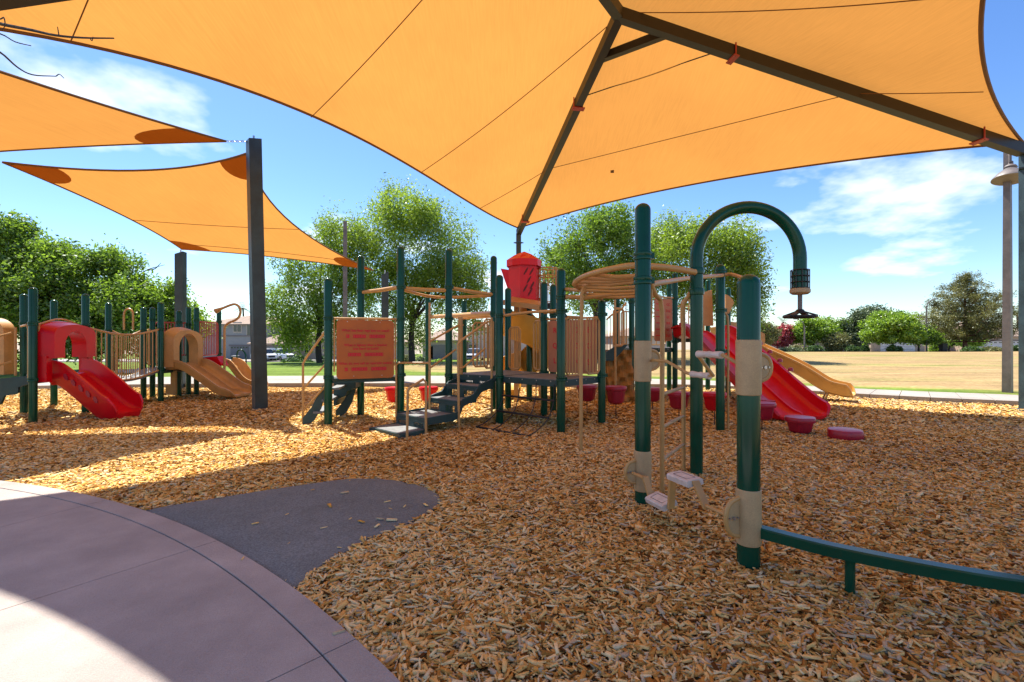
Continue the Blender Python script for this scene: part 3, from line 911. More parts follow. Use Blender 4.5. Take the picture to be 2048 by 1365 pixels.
p2g = V(-9.66, 13.85, 0); p3g = V(-4.17, 15.6, 0)
sail_post(p2g.x, p2g.y, 3.95, 'short grey steel sail post beyond the tan double slide', (0, 0), 0.22, 0.15, 0.08)
sail_post(p3g.x, p3g.y, 3.62, 'short grey steel sail post behind the orange riddle panel', (0, 0), 0.22, 0.3, 0.12)
sA = P(5, 325, 8.85); sB = P(497, 306, 9.5); sC = P(747, 541, 15.3); sD = P(364, 499, 13.75)
sail('shade_sail', [sA, sB, sC, sD], (0.45, 0.8, 0.25, 0.25), 'orange four cornered shade sail stretched low behind the tall sail post', (0.55, 0.9))
sT = P(452, 283, 9.42)
sU = V(-7.2, 4.1, 4.65); sV = V(-15.0, 4.2, 5.0); sW = V(-14.5, 9.3, 4.6)
sail('shade_sail', [sT, sU, sV, sW], (0.22, 0.6, 0.6, 0.3), 'orange shade sail tied by a chain to the top of the tallest sail post', (0.75,))
sail_post(-7.45, 3.95, 4.75, 'grey steel sail post beside the concrete plaza', (0, 0), 0.23, 0.4)
sail_post(-9.85, 8.75, 4.75, 'grey steel sail post left of the small play structure', (0, 0), 0.23, 0.4)
chn = thing('sail_chain', tuple(sT), 'short steel chain tying the upper orange sail to its post', 'chain')
tp_ = V(p1g.x - 0.13 - 0.09, p1g.y, 5.33)
for k in range(9):
    q = sT.lerp(tp_, (k + .5) / 9); l = (tp_ - sT).length / 9 * 0.62
    d = (tp_ - sT).normalized(); s_, u_ = frame(d); ax = s_ if k % 2 else u_
    MB().tube([q + d * l * math.cos(a) + ax * 0.016 * math.sin(a) for a in [2 * math.pi * i / 10 for i in range(11)]], 0.006, 5, caps=False).build('link', STEEL, chn)
# ============================================================ EXERCISE STATION (two near posts with cranks)
E1 = G(1285.5, 1003); E2 = G(1497, 1132)
ex = thing('exercise_station', tuple(E1), 'two dark green posts joined by hand cranks, foot pedals and a curved balance beam', 'exercise station')
RP = 0.0655
def sleeve(parent, c, z0, z1):
    MB().lathe((c.x, c.y, 0), [(RP * 1.0, z0), (RP * 1.075, z0 + 0.004), (RP * 1.09, z0 + .012), (RP * 1.09, z1 - .012), (RP * 1.075, z1 - 0.004), (RP * 1.0, z1)], 28).build('sleeve', SLEEVE, parent)
def zpx(c, py): return EYE - (py - CY) * c.y / F
po1 = post(ex, E1.x, E1.y, zpx(E1, 407), [zpx(E1, 513), zpx(E1, 562)], RP)
po2 = post(ex, E2.x, E2.y, zpx(E2, 549), [], RP)
sleeve(po1, E1, zpx(E1, 763), zpx(E1, 682)); sleeve(po1, E1, zpx(E1, 981), zpx(E1, 901))
sleeve(po2, E2, zpx(E2, 790), zpx(E2, 680)); sleeve(po2, E2, zpx(E2, 1087), zpx(E2, 977))
ad = (E2 - E1).normalized(); an = V(-ad.y, ad.x, 0)         # an points right in the picture
if an.x < 0: an = -an
def bracket(c, side, z, parent, h=0.105):
    """D-shaped rim and plate on the side of a post"""
    q = c + side * (RP * 0.95)
    n = 12
    arcp = [q + V(0, 0, z + h)] + [q + side * (0.10 * math.sin(math.pi * k / n) ** 0.7) + V(0, 0, z + h * math.cos(math.pi * k / n) * 0.95) for k in range(1, n)] + [q + V(0, 0, z - h)]
    o = MB().tube(arcp, 0.014, 8).build('bracket', TAN, parent)
    th = side.cross(V(0, 0, 1)).normalized() * 0.012
    MB().prism([p - th / 2 for p in arcp], th).build('plate', SLEEVE, o)
    bl = MB()
    for k, rr_ in ((-0.028, 0.006), (0, 0.011), (0.028, 0.006)):
        for sg in (-1, 1):
            cc = q + side * (0.05 + k) + V(0, 0, z)
            t = side.cross(V(0, 0, 1)).normalized() * sg
            bl.tube([cc, cc + t * 0.016], rr_, 8)
    bl.build('bolt', STEEL, o)
# hand crank
bracket(E1, an, 1.19, po1, 0.085); bracket(E2, an, 1.19, po2, 0.085)
off = an * 0.10
def ax_hand(t, h=0.0, z=0.0): return E1 + (E2 - E1) * t + an * (0.055 + h) + V(0, 0, 1.19 + z)
hc = MB()
hc.tube([ax_hand(0.03), ax_hand(0.22), ax_hand(0.36, 0.07, -0.085), ax_hand(0.42, 0.08, -0.09)], 0.0125, 8)
hc.tube([ax_hand(0.54, 0.08, -0.09), ax_hand(0.60, 0.075, -0.085), ax_hand(0.62, -0.075, 0.07), ax_hand(0.66, -0.08, 0.07)], 0.0125, 8)
hc.tube([ax_hand(0.80, -0.08, 0.07), ax_hand(0.84, -0.075, 0.07), ax_hand(0.92, -0.01, 0.0), ax_hand(1.0, -0.01, 0)], 0.0125, 8)
hc.tube([ax_hand(0.42, .08, -.09), ax_hand(0.54, .08, -.09)], .0125, 8)
hc.tube([ax_hand(0.66, -.08, .07), ax_hand(0.80, -.08, .07)], .0125, 8)
hco = hc.build('hand_crank', TAN, ex)
def grip(a, b, name):
    d = b - a; g = MB(); n = 9; pts = []; rs = []
    for k in range(n):
        t = k / (n - 1); pts.append(a + d * t)
        rs.append(0.019 + 0.006 * math.sin(t * math.pi * 3.0) ** 2 + (0.006 if k in (0, n - 1) else 0))
    g.tube(pts, rs, 12); g.build(name, WHITEP, hco)
grip(ax_hand(0.395, 0.08, -0.09), ax_hand(0.565, 0.08, -0.09), 'hand_grip')
grip(ax_hand(0.635, -0.08, 0.07), ax_hand(0.83, -0.08, 0.07), 'hand_grip')
# foot crank
zf1, zf2 = 0.255, 0.30
bracket(E1, -an, zf1, po1, 0.095); bracket(E2, -an, zf2, po2, 0.115)
def ax_foot(t, h=0.0, z=0.0): return E1 + (E2 - E1) * t - an * (0.115 + h) + V(0, 0, zf1 + (zf2 - zf1) * t + z)
fc_ = MB()
fc_.tube([ax_foot(0.03), ax_foot(0.20)], 0.013, 8)
def flat_arm(a, b, w=0.05, th=0.02):
    d = (b - a).normalized(); s_ = ad; u = d.cross(s_).normalized()
    fc_.obox(a - s_ * th / 2 - u * w / 2 - d * .02, d * ((b - a).length + .04), s_ * th, u * w)
flat_arm(ax_foot(0.20), ax_foot(0.26, 0.0, -0.115)); flat_arm(ax_foot(0.48, 0, -0.115), ax_foot(0.50, 0, 0.12)); flat_arm(ax_foot(0.72, 0, 0.12), ax_foot(0.80, 0, 0.0))
fc_.tube([ax_foot(0.80), ax_foot(0.97)], 0.013, 8)
fc_.tube([ax_foot(0.26, 0, -.115), ax_foot(0.48, 0, -.115)], 0.010, 8); fc_.tube([ax_foot(0.50, 0, .12), ax_foot(0.72, 0, .12)], 0.010, 8)
fco = fc_.build('foot_crank', TAN, ex)
def pedal(t0, t1, z, tilt):
    a, b = ax_foot(t0, 0, z), ax_foot(t1, 0, z)
    d = b - a; s_ = (an * math.cos(tilt) + V(0, 0, 1) * math.sin(tilt)); u = s_.cross(d).normalized()
    if u.z < 0: u = -u
    p = MB()
    w = 0.125
    prof = [(-.5, -.4), (-.5, .3), (-.42, .5), (.42, .5), (.5, .3), (.5, -.4), (.42, -.5), (-.42, -.5)]
    n = len(prof)
    for q in (a, b):
        for x, y in prof: p.v.append(q + s_ * (x * w) + u * (y * 0.045))
    p.f = [tuple(range(n))[::-1], tuple(range(n, 2 * n))] + [(i, (i + 1) % n, n + (i + 1) % n, n + i) for i in range(n)]
    po = p.build('foot_pedal', WHITEP, fco)
    tr = MB()
    c = (a + b) / 2 + u * 0.0225
    fr_ = [c + d * (x * 0.33) + s_ * (y * 0.033) for x, y in ((-1, -1), (1, -1), (1, 1), (-1, 1), (-1, -1))]
    tr.tube(fr_, 0.0028, 4); tr.build('tread_line', LAMPG, po)
pedal(0.275, 0.47, -0.115, 0.35); pedal(0.515, 0.71, 0.12, 0.12)
# curved balance beam
bpts = [V(E2.x + 0.06, E2.y - 0.02, 0.215), G(1700, 1192) + V(0, 0, 0.225), V(2.36, 2.19, 0.228), V(3.1, 1.98, 0.23), V(3.9, 1.95, 0.23)]
hb = 0.038
bb = MB().sweep([(-hb, -.03), (-hb, .022), (-hb + .008, .03), (hb - .008, .03), (hb, .022), (hb, -.03)], bpts, smooth=8).build('balance_beam', GREEN, ex)
lg = G(1700, 1192)
for q in (lg, V(3.1, 1.98, 0)):
    MB().lathe((q.x, q.y, 0), [(0.024, -0.1), (0.024, 0.205)], 12).build('support_leg', GREEN, bb)

# ============================================================ ARCH WITH HANGING SPINNER
AR = G(1393, 950)
ar = thing('spinner_arch', tuple(AR), 'dark green cane shaped post with a black spinning wheel hanging from its end', 'spinner')
rad = (1600 - 1393) / 2 * AR.y / F
ztop = zpx(AR, 415); zsp = ztop - rad
apts = [AR + V(0, 0, -0.1), AR + V(0, 0, 0.6), AR + V(0, 0, 1.2), AR + V(0, 0, zsp)] + [AR + V(rad - rad * math.cos(math.radians(a)), 0, zsp + rad * math.sin(math.radians(a))) for a in range(6, 181, 6)] + [AR + V(2 * rad, 0, zpx(AR, 578))]
ap = MB().tube(apts, 0.0615, 20).build('arched_post', GREEN, ar)
for py in (543, 584):
    MB().lathe((AR.x, AR.y, zpx(AR, py)), [(0.062, -.035), (.072, -.03), (.075, 0), (.072, .03), (.062, .035)], 20).build('clamp', GREEN, ap)
ex_ = AR + V(2 * rad, 0, 0); zc0, zc1 = zpx(AR, 577), zpx(AR, 541)
cg = MB()
for k in range(10):
    a = 2 * math.pi * k / 10; q = ex_ + V(math.cos(a) * 0.083, math.sin(a) * 0.083, 0)
    cg.tube([q + V(0, 0, zc0 - .01), q + V(0, 0, zc1)], 0.005, 5)
for k in range(4):
    z = zc0 + (zc1 - zc0) * k / 3
    cg.tube([ex_ + V(math.cos(a) * 0.083, math.sin(a) * 0.083, z) for a in [2 * math.pi * i / 20 for i in range(21)]], 0.005, 5, caps=False)
cg.build('wire_collar', BLK, ar)
zd = zpx(AR, 583)
MB().lathe(ex_, [(0.02, zd - .035), (.07, zd - .032), (.092, zd - .015), (.094, zd + .01), (.085, zd + .03), (.02, zd + .032)], 24).build('bearing_cap', SLEEVE, ar)
MB().lathe(ex_, [(0.021, zpx(AR, 622)), (0.021, zd)], 12).build('hanging_rod', LAMPG, ar)
zw = zpx(AR, 634)
wh = MB().lathe(ex_, [(0.03, zw + .075), (.042, zw + .06), (.06, zw + .035)], 16).build('spinner_wheel', BLK, ar)
MB().tube([ex_ + V(math.cos(a) * 0.142, math.sin(a) * 0.142, zw) for a in [2 * math.pi * i / 32 for i in range(33)]], 0.0135, 8, caps=False).build('wheel_rim', BLK, wh)
for k in range(4):
    a = math.radians(35 + 90 * k)
    dv = V(math.cos(a), math.sin(a), 0); sv = V(-math.sin(a), math.cos(a), 0)
    sp_ = MB().obox(ex_ + dv * 0.03 - sv * 0.028 + V(0, 0, zw + .045), dv * 0.125 + V(0, 0, -.042), sv * 0.056, V(0, 0, 0.014))
    sp_.build('spoke', BLK, wh)

# ============================================================ OVERHEAD LADDER (loop) and side ladder
OL = thing('overhead_ladder', tuple(G(1162, 902)), 'tan overhead loop ladder of parallel rungs between the tall green posts', 'overhead ladder')
ZR = 2.05
def atz(px, py, z): return G(px, py, z) if False else P(px, py, (z - EYE) * F / (CY - py))
near = [P(1390, 545, 4.72)] + [atz(px, py, ZR) for px, py in ((1345, 537), (1300, 533), (1262, 532), (1225, 538), (1190, 546), (1163, 556), (1149, 567))]
tip = near[-1]
left_rail = near + [atz(1153, 573, ZR), atz(1164, 581, ZR), atz(1180, 592, ZR), V(1.47, 7.75, ZR)]
MB().tube(left_rail, 0.030, 10, smooth=4).build('outer_rail', TAN, OL)
right_rail = [V(1.18, 4.10, 1.90), V(1.34, 4.7, 2.0), V(1.54, 5.4, ZR), V(1.80, 6.4, ZR), V(2.03, 7.3, ZR), V(2.18, 8.0, ZR)]
MB().tube(right_rail, 0.028, 10, smooth=4).build('inner_rail', TAN, OL)
lr = smooth_path([near[5], near[6], near[7]] + [atz(1153, 573, ZR), atz(1164, 581, ZR), atz(1180, 592, ZR), V(1.47, 7.75, ZR)], 8)
rrl = smooth_path(right_rail, 10)
for k in range(8):
    t = (k + 0.6) / 8.4
    a = lr[int(t * (len(lr) - 1))]; b = rrl[int((0.12 + 0.78 * t) * (len(rrl) - 1))]
    MB().tube([a, a.lerp(b, .5) + V(0, 0, -0.02), b], 0.021, 8).build('rung', TAN, OL)
# tubes from the deck posts up to the loop
MB().tube([P(1132, 594, 7.0), P(1170, 596, 6.9), P(1222, 590, 6.9)], [0.032, 0.034, 0.024], 10).build('link_tube', TAN, OL)
MB().tube([P(1132, 579, 7.0), P(1160, 581, 6.4), P(1170, 580, 5.95)], 0.026, 10).build('link_tube', TAN, OL)
pb = G(1162, 902)
MB().tube([pb + V(0, 0, -.1), pb + V(0, 0, 1.0), pb + V(0.01, 0, ZR - .12), pb + V(0.03, -.02, ZR - .03), pb + V(0.10, -.05, ZR + .01)], 0.022, 10).build('support_pole', TAN, OL)
pp14 = V(3.1, 7.07, 0)
post(OL, pp14.x, pp14.y, zpx(pp14, 529), [zpx(pp14, 543), zpx(pp14, 621), zpx(pp14, 703)])
MB().tube([P(1303, 569, 4.05), P(1340, 563, 4.9), P(1378, 557, 5.7), P(1445, 551, 7.0)], 0.026, 10, smooth=3).build('link_tube', TAN, OL)
MB().tube([P(1445, 551, 7.05), P(1462, 549, 7.0), P(1485, 556, 6.6), P(1500, 562, 6.2)], 0.026, 10, smooth=3).build('link_tube', TAN, OL)
hk = G(1456, 862)
MB().tube([P(1445, 622, 7.1), P(1451, 628, 7.12), P(1456, 645, 7.13), hk + V(0, 0, 0.9), hk + V(0, 0, -.05)], 0.017, 8, smooth=3).build('hook_pole', TAN, OL)
# side ladder
la, lb = G(1324, 984), G(1367, 944)
lad = MB()
lad.tube([E1 + V(0.07, 0.02, zpx(E1, 566)), P(1311, 590, 4.12), la + V(0, 0, 1.62), la + V(0, 0, 0.8), la + V(0, 0, -.05)], 0.0215, 10, smooth=3)
lad.tube([AR + V(-0.06, 0, zpx(AR, 585)), P(1376, 594, 4.83), P(1366, 616, 4.88), lb + V(0, 0, 1.4), lb + V(0, 0, .8), lb + V(0, 0, -.05)], 0.0215, 10, smooth=3)
lo = lad.build('side_ladder', TAN, OL)
for py in (789, 855, 920):
    a = V(la.x, la.y, EYE - (py - CY) * la.y / F); b = V(lb.x, lb.y, a.z)
    MB().tube([a, b], 0.0165, 10).build('rung', SLEEVE, lo)
MB().tube([E1 + V(.09, .05, zpx(E1, 566)), E1 + V(.095, .25, 0.2), E1 + V(.095, .25, -.05)], 0.014, 8).build('pole', TAN, OL)

# ============================================================ MAIN PLAY STRUCTURE
MS = thing('play_structure', (0.3, 8.3, 0), 'main play structure with green posts, orange riddle panel, stairs, red turret and slides', 'play structure', None)
ZD = 0.765
p1 = G(656.5, 850); p2 = V(-2.77, 8.7, 0); p3 = V(-1.91, 8.15, 0); p4 = V(-1.125, 8.45, 0); p5 = V(-.36, 9.33, 0)
p6 = G(999, 845); p7 = G(1016, 817); p8 = G(1088, 831); p9 = G(1122, 865); p10 = V(.79, 9.13, 0); p11 = G(1203.5, 847)
tower = dict(p12=V(2.72, 10.8, 0), p12b=V(2.66, 12.0, 0), p13a=V(4.3, 13.0, 0), p13b=V(3.98, 11.6, 0), p15=V(5.4, 13.1, 0), p18=V(5.25, 11.55, 0))
for q, top, cl in ((p1, 556, (637, 755)), (p2, 511, (583,)), (p3, 493, (575, 639, 750)), (p4, 498, (575, 638, 751)), (p5, 512, (583, 628)), (p6, 550, (632, 754)), (p7, 576, (622, 760)), (p8, 564, (638, 745)), (p9, 537, (595, 623, 758)), (p10, 569, (630,)), (p11, 600, (629, 751)),
                   (tower['p12'], 562, (605, 679, 691)), (tower['p12b'], 575, (610,)), (tower['p13a'], 555, (580, 640)), (tower['p13b'], 546, (598, 652, 668, 684)), (tower['p15'], 560, (600,)), (tower['p18'], 575, (610,))):
    post(MS, q.x, q.y, zpx(q, top), [zpx(q, c) for c in cl])
p16 = V(-2.2, 12.4, 0); p17 = V(-1.21, 12.0, 0)
post(MS, p16.x, p16.y, zpx(p16, 592), [zpx(p16, 634)]); post(MS, p17.x, p17.y, zpx(p17, 600), [])

def deck(root, pts, z, th=0.10, inset=0.0, top=DECKG):
    c = sum(pts, V(0, 0, 0)) / len(pts)
    pp = [V(p.x, p.y, 0) + (c - V(p.x, p.y, 0)).normalized() * inset for p in pts]
    d = MB().prism([p + V(0, 0, z - th) for p in pp], (0, 0, th - 0.006)).build('deck', GREENV, root, smooth=False)
    pq = [p + (c - p).normalized() * 0.02 for p in pp]
    MB().prism([p + V(0, 0, z - 0.008) for p in pq], (0, 0, 0.012)).build('deck_mat', top, d, smooth=False)
    for i in range(len(pp)):
        a, b = pp[i], pp[(i + 1) % len(pp)]
        bt = MB()
        nn = V((b - a).y, -(b - a).x, 0).normalized()
        if nn.dot(a - c) < 0: nn = -nn
        for t in (0.15, 0.38, 0.62, 0.85):
            q = a.lerp(b, t) + V(0, 0, z - 0.035)
            bt.obox(q - (b - a).normalized() * .006, (b - a).normalized() * .012, nn * .006, V(0, 0, 0.018))
        bt.build('bolt', STEEL, d, smooth=False)
    return d
deck(MS, [p6, p9, p11, p8], ZD, inset=0.03)
deck(MS, [p4, p6, p8, p7, p5], ZD + .004, inset=0.03)
deck(MS, [p1, p3, p2], ZD, inset=0.05)
# overhead ring of thick tubes on the tall posts
def z_at(q, py): return EYE - (py - CY) * q.y / F
ztr = 2.27
for a, b, za, zb in ((p2, p3, 2.24, 2.28), (p3, p4, 2.26, 2.25), (p4, p5, 2.3, 2.26)):
    m_ = (a + b) / 2
    MB().tube([a + V(0, 0, za), m_ + V(0, 0, (za + zb) / 2 - .01), b + V(0, 0, zb)], [0.03, 0.036, 0.032], 10).build('overhead_tube', TAN, MS)
MB().tube([p3 + V(0, 0.05, 2.24), V(-1.5, 9.4, 2.22), p5 + V(-.05, 0.03, 2.24)], 0.028, 10, smooth=4).build('overhead_tube', TAN, MS)
# far horizontal ladder
fl = MB().tube([p16 + V(0.08, 0, 1.98), p5 + V(-.04, .1, 1.90)], 0.05, 10)
flo = fl.build('horizontal_ladder', TAN, MS)
MB().tube([p17 + V(0.0, -.06, 1.93), p5 + V(.3, .4, 1.88)], 0.04, 10).build('side_rail', TAN, flo)
for t in (.2, .4, .6, .8):
    a = p16.lerp(p5, t) + V(0, 0, 1.95 - .06 * t); b = p17.lerp(p5 + V(.3, .4, 0), t) + V(0, 0, 1.9)
    MB().tube([a, b], 0.016, 6).build('rung', TAN, flo)
MB().tube([p9 + V(-.06, 0, 1.80), (p9 + p6) / 2 + V(0, 0, 1.80), p6 + V(.05, 0, 1.77)], 0.022, 10).build('top_rail', TAN, MS)
MB().tube([p9 + V(-.06, 0.02, 1.80), V(.5, 7.3, 1.79)], 0.028, 10).build('top_rail', TAN, MS)

# riddle panel between p1 and p3
pd = (p3 - p1); pd.z = 0; pl = pd.length; pd.normalize(); pn = V(pd.y, -pd.x, 0)
if pn.y > 0: pn = -pn
pc = (p1 + p3) / 2 + pn * 0.05
pz0, pz1 = 0.73, 1.695
pw = pl * 0.79
rp_ = rounded_rect(pw, pz1 - pz0, 0.06)
panel = MB().prism([pc + pd * x + V(0, 0, (pz0 + pz1) / 2 + y) - pn * 0.0 for x, y in rp_], -pn * 0.02).build('riddle_panel', ORANGE, MS, smooth=False)
MB().tube([p1 + V(0.04, 0, 1.715), p3 + V(-.04, 0, 1.725)], 0.02, 10).build('top_rail', TAN, MS)
MB().tube([p1 + pd * .09 + V(0, 0, .85), p1 + pd * .09 + V(0, 0, 1.70)], 0.014, 8).build('side_rail', TAN, MS)
MB().tube([p3 - pd * .09 + V(0, 0, .85), p3 - pd * .09 + V(0, 0, 1.70)], 0.014, 8).build('side_rail', TAN, MS)
MB().tube([p1 + V(0.03, 0, .73), p3 + V(-.03, 0, .73)], 0.028, 8).build('bottom_rail', GREENV, MS)
pm = pc + pn * 0.004
def ptext(s, z, size): text_part(s, size, INK, panel, pm + V(0, 0, z), pd)
ptext('What has four legs but no head?', 1.505, 0.058)
ptext('What is lighter than a feather', 1.265, 0.058)
ptext('but hard to hold?', 1.205, 0.058)
ptext('What do you call an operatic snake?', 0.965, 0.058)
def tiles(z, words):
    w, g = 0.047, 0.004
    tot = sum(words) * (w + g) + (len(words) - 1) * 0.055
    x = -tot / 2
    for n in words:
        for k in range(n):
            q = pm + pd * x + V(0, 0, z)
            MB().obox(q, pd * w, V(0, 0, 0.056), pn * 0.003).build('letter_tile', INK, panel, smooth=False)
            # a pale stroke inside each tile
            MB().obox(q + pd * (w * (.35 + .1 * ((k * 7) % 3))) + V(0, 0, .012) + pn * .003, pd * .006, V(0, 0, .032), pn * .001).build('letter_stroke', ORANGE, panel, smooth=False)
            x += w + g
        x += 0.055
tiles(1.40, (1, 4, 5)); tiles(1.10, (4, 6)); tiles(0.86, (1, 5, 5))
for x, z in ((.22, 1.66), (-.2, .77), (.25, .77), (-.3, 1.66)):
    MB().obox(pm + pd * x + V(0, 0, z), pd * .012, V(0, 0, .012), pn * .004).build('bolt', STEEL, panel, smooth=False)

# stairs on the left of the triangle deck
def stringer_poly(a, d, zs, ze, L, w=0.17):
    """side plate along horizontal dir d from a, descending from zs to ze over L with stepped underside"""
    pts = [a + V(0, 0, zs), a + d * (L * .3) + V(0, 0, zs + (ze - zs) * .22), a + d * (L * .65) + V(0, 0, zs + (ze - zs) * .66), a + d * L + V(0, 0, ze + .05), a + d * L + V(0, 0, ze - w * .35), a + d * (L * .72) + V(0, 0, ze - w * .3), a + d * (L * .55) + V(0, 0, zs + (ze - zs) * .72 - w), a + d * (L * .3) + V(0, 0, zs + (ze - zs) * .45 - w), a + d * .06 + V(0, 0, zs - w * 1.4), a + V(0, 0, zs - w * 1.2)]
    return pts
ls = V(-0.985, -0.17, 0); lsn = V(-ls.y, ls.x, 0)
sa = (p1 + p2) / 2
st = MB().prism(stringer_poly(p1 + lsn * -.12 + ls * .02, ls, .72, .05, .40), V(0, .03, 0)).build('stair', GREENV, MS, smooth=False)
MB().prism(stringer_poly(p2 + lsn * .1 + ls * .02, ls, .72, .05, .40), V(0, .03, 0)).build('stringer', GREENV, st, smooth=False)
for k, z in enumerate((.57, .38, .19)):
    MB().box(sa + ls * (.10 + .13 * k) + V(0, 0, z), (.14, .85, .03), xdir=ls).build('tread', DECKG, st, smooth=False)
nw = G(606, 846)
hr = MB()
hr.tube([nw + V(0, 0, -.05), nw + V(0, 0, .98), nw + V(.05, 0, 1.07), p1 + V(-.05, 0, 1.50)], 0.02, 8)
hr.tube([nw + V(0.01, 0, .57), p1 + V(-.05, 0, .97)], 0.017, 8); hr.tube([nw + V(0.01, 0, .2), p1 + V(-.05, 0, .62)], 0.017, 8)
hr.build('handrail', TAN, MS)
# back stair under the riddle panel
st2 = MB().prism([P(x, y, 8.35) for x, y in ((668, 754), (712, 754), (711, 776), (702, 780), (694, 783), (690, 793), (681, 796), (674, 800), (671, 812), (667, 812))], V(0, .5, 0)).build('stair', GREENV, MS, smooth=False)

# transfer stairs up to the middle deck
sd_ = V(-.69, -.724, 0); sx = V(.724, -.69, 0)
s0 = V(-.60, 8.14, 0)
def stair_pt(d, w, z): return s0 + sd_ * d + sx * w + V(0, 0, z)
ts = MB()
WH = 0.385
def slab_step(d0, d1, z, th=0.05): return MB().obox(stair_pt(d0, -WH, z - th), sd_ * (d1 - d0), sx * (2 * WH), V(0, 0, th))
tso = slab_step(0.0, 0.36, .615).build('transfer_stair', GREENV, MS, smooth=False)
for d0, d1, z in ((.36, .74, .415), (.74, 1.34, .215), (1.34, 1.80, .06)):
    slab_step(d0, d1, z, .05 if z > .1 else .12).build('tread', GREENV, tso, smooth=False)
for d0, d1, z in ((0.01, 0.34, .618), (.38, .72, .418), (.76, 1.32, .218), (1.36, 1.78, .063)):
    MB().obox(stair_pt(d0, -WH + .03, z - .002), sd_ * (d1 - d0), sx * (2 * WH - .06), V(0, 0, .006)).build('tread_mat', DECKG, tso, smooth=False)
for d, z0, z1 in ((.012, .62, .70), (.36, .42, .57), (.74, .22, .37), (1.34, .06, .17)):
    # perforated riser: frame with slats
    fr = MB()
    fr.obox(stair_pt(d, -WH, z0), sx * .07, sd_ * .012, V(0, 0, z1 - z0)).obox(stair_pt(d, WH - .07, z0), sx * .07, sd_ * .012, V(0, 0, z1 - z0))
    fr.obox(stair_pt(d, -.08, z0), sx * .16, sd_ * .012, V(0, 0, z1 - z0))
    fr.obox(stair_pt(d, -WH, z1 - .03), sx * 2 * WH, sd_ * .013, V(0, 0, .03)).obox(stair_pt(d, -WH, z0), sx * 2 * WH, sd_ * .013, V(0, 0, .02))
    ro = fr.build('riser', GREENV, tso, smooth=False)
    sl = MB()
    for k in range(7):
        for s_ in (-1, 1):
            sl.obox(stair_pt(d, s_ * (.085 + .034 * k) + (-.006), z0 + .02), sx * .013, sd_ * .01, V(0, 0, z1 - z0 - .045))
    sl.build('riser_slats', GREENV, ro, smooth=False, kind='stuff')
for w in (-WH - .03, WH):
    pts = [stair_pt(d, w, z) for d, z in ((0, .74), (.12, .70), (.30, .655), (.45, .50), (.66, .45), (.80, .25), (1.32, .235), (1.32, .13), (.86, .13), (.74, .17), (.66, .33), (.5, .38), (.4, .40), (.28, .52), (.12, .56), (0, .56))]
    MB().prism(pts, sx * .03).build('stringer', GREENV, tso, smooth=False)
    q = [stair_pt(d, w, z) for d, z in ((1.34, .07), (1.8, .05), (1.8, -.05), (1.34, -.05))]
    MB().prism(q, sx * .03).build('step_side', GREENV, tso, smooth=False)
# handrails of the transfer stairs
rn = G(918, 858); ln = V(-1.355, 7.82, 0)
h = MB()
h.tube([rn + V(0, 0, -.05), rn + V(-.015, 0, 1.30), rn + V(.03, .04, 1.36), V(-.42, 7.86, 1.66), V(-.36, 7.89, 1.68)], 0.019, 8)
h.tube([rn + V(0, 0, .92), rn + V(.06, .07, .94), V(-.44, 7.84, 1.23)], 0.016, 8)
h.build('handrail', TAN, tso)
h = MB()
h.tube([ln + V(0, 0, -.05), ln + V(0, 0, 1.98)], 0.019, 8)
h.tube([ln + V(0, 0, 1.34), V(-.95, 8.3, 1.62), V(-.86, 8.36, 1.63)], 0.017, 8)
h.tube([ln + V(0, 0, .90), V(-.98, 8.27, 1.20)], 0.016, 8)
h.tube([p3 + V(-.06, -.07, .0), p3 + V(-.06, -.07, .93), p3 + V(-.02, -.1, .98), ln + V(0, 0, .99)], 0.017, 8)
h.build('handrail', TAN, tso)
MB().tube([p6 + V(-.13, 0, .0), p6 + V(-.13, 0, 1.74)], 0.02, 8).build('side_pole', TAN, MS)
MB().box(V(-.90, 8.28, 1.27), (.09, .03, 1.0), xdir=sx).build('tan_board', TAN, MS)
f0, f1 = G(814, 881), G(852, 871)
MB().tube([f0 + V(0, 0, -.05), f0 + V(0.01, 0, .66), f0 + V(.03, .02, .71), f1 + V(-.04, 0, .80), f1 + V(0, 0, .76), f1 + V(0, 0, -.05)], 0.018, 8, smooth=0).build('handrail', TAN, tso)

# cargo net under the front deck edge
nd = (p9 - p6); nd.z = 0; nd.normalize(); nn_ = V(nd.y, -nd.x, 0)
if nn_.y > 0: nn_ = -nn_
net = None
def net_pt(t, k):
    a = p6 + nd * (.10 + t * ((p9 - p6).length - .2))
    prof = ((0.02, ZD - .06), (.03, .46), (.16, .22), (.42, .07), (.62, .02))
    o, z = prof[k]
    return a + nn_ * o + V(0, 0, z)
for k in (1, 2, 4):
    o = MB().tube([net_pt(0, k), net_pt(1, k)], 0.016, 8).build('net_rung', BLK, MS)
for t in (0.01, .33, .66, .99):
    MB().tube([net_pt(t, k) for k in range(5)], 0.009, 6, smooth=4).build('net_rope', BLK, MS)

# railings around the front deck
e_ = p11 - p9
railing(MS, p9 + e_ * .12, p9 + e_ * .47, .83, 1.72, 4); railing(MS, p9 + e_ * .60, p9 + e_ * .93, .83, 1.72, 3)
e_ = p8 - p7
railing(MS, p7 + e_ * .04 + V(0, -.03, 0), p7 + e_ * .36, .80, 1.62, 5); railing(MS, p7 + e_ * .74, p7 + e_ * .95, .82, 1.72, 2)
railing(MS, V(-.74, 9.05, 0), V(-.46, 9.25, 0), .86, 1.70, 3)
railing(MS, V(-.52, 8.9, 0), V(-.36, 9.05, 0), .84, 1.76, 2)
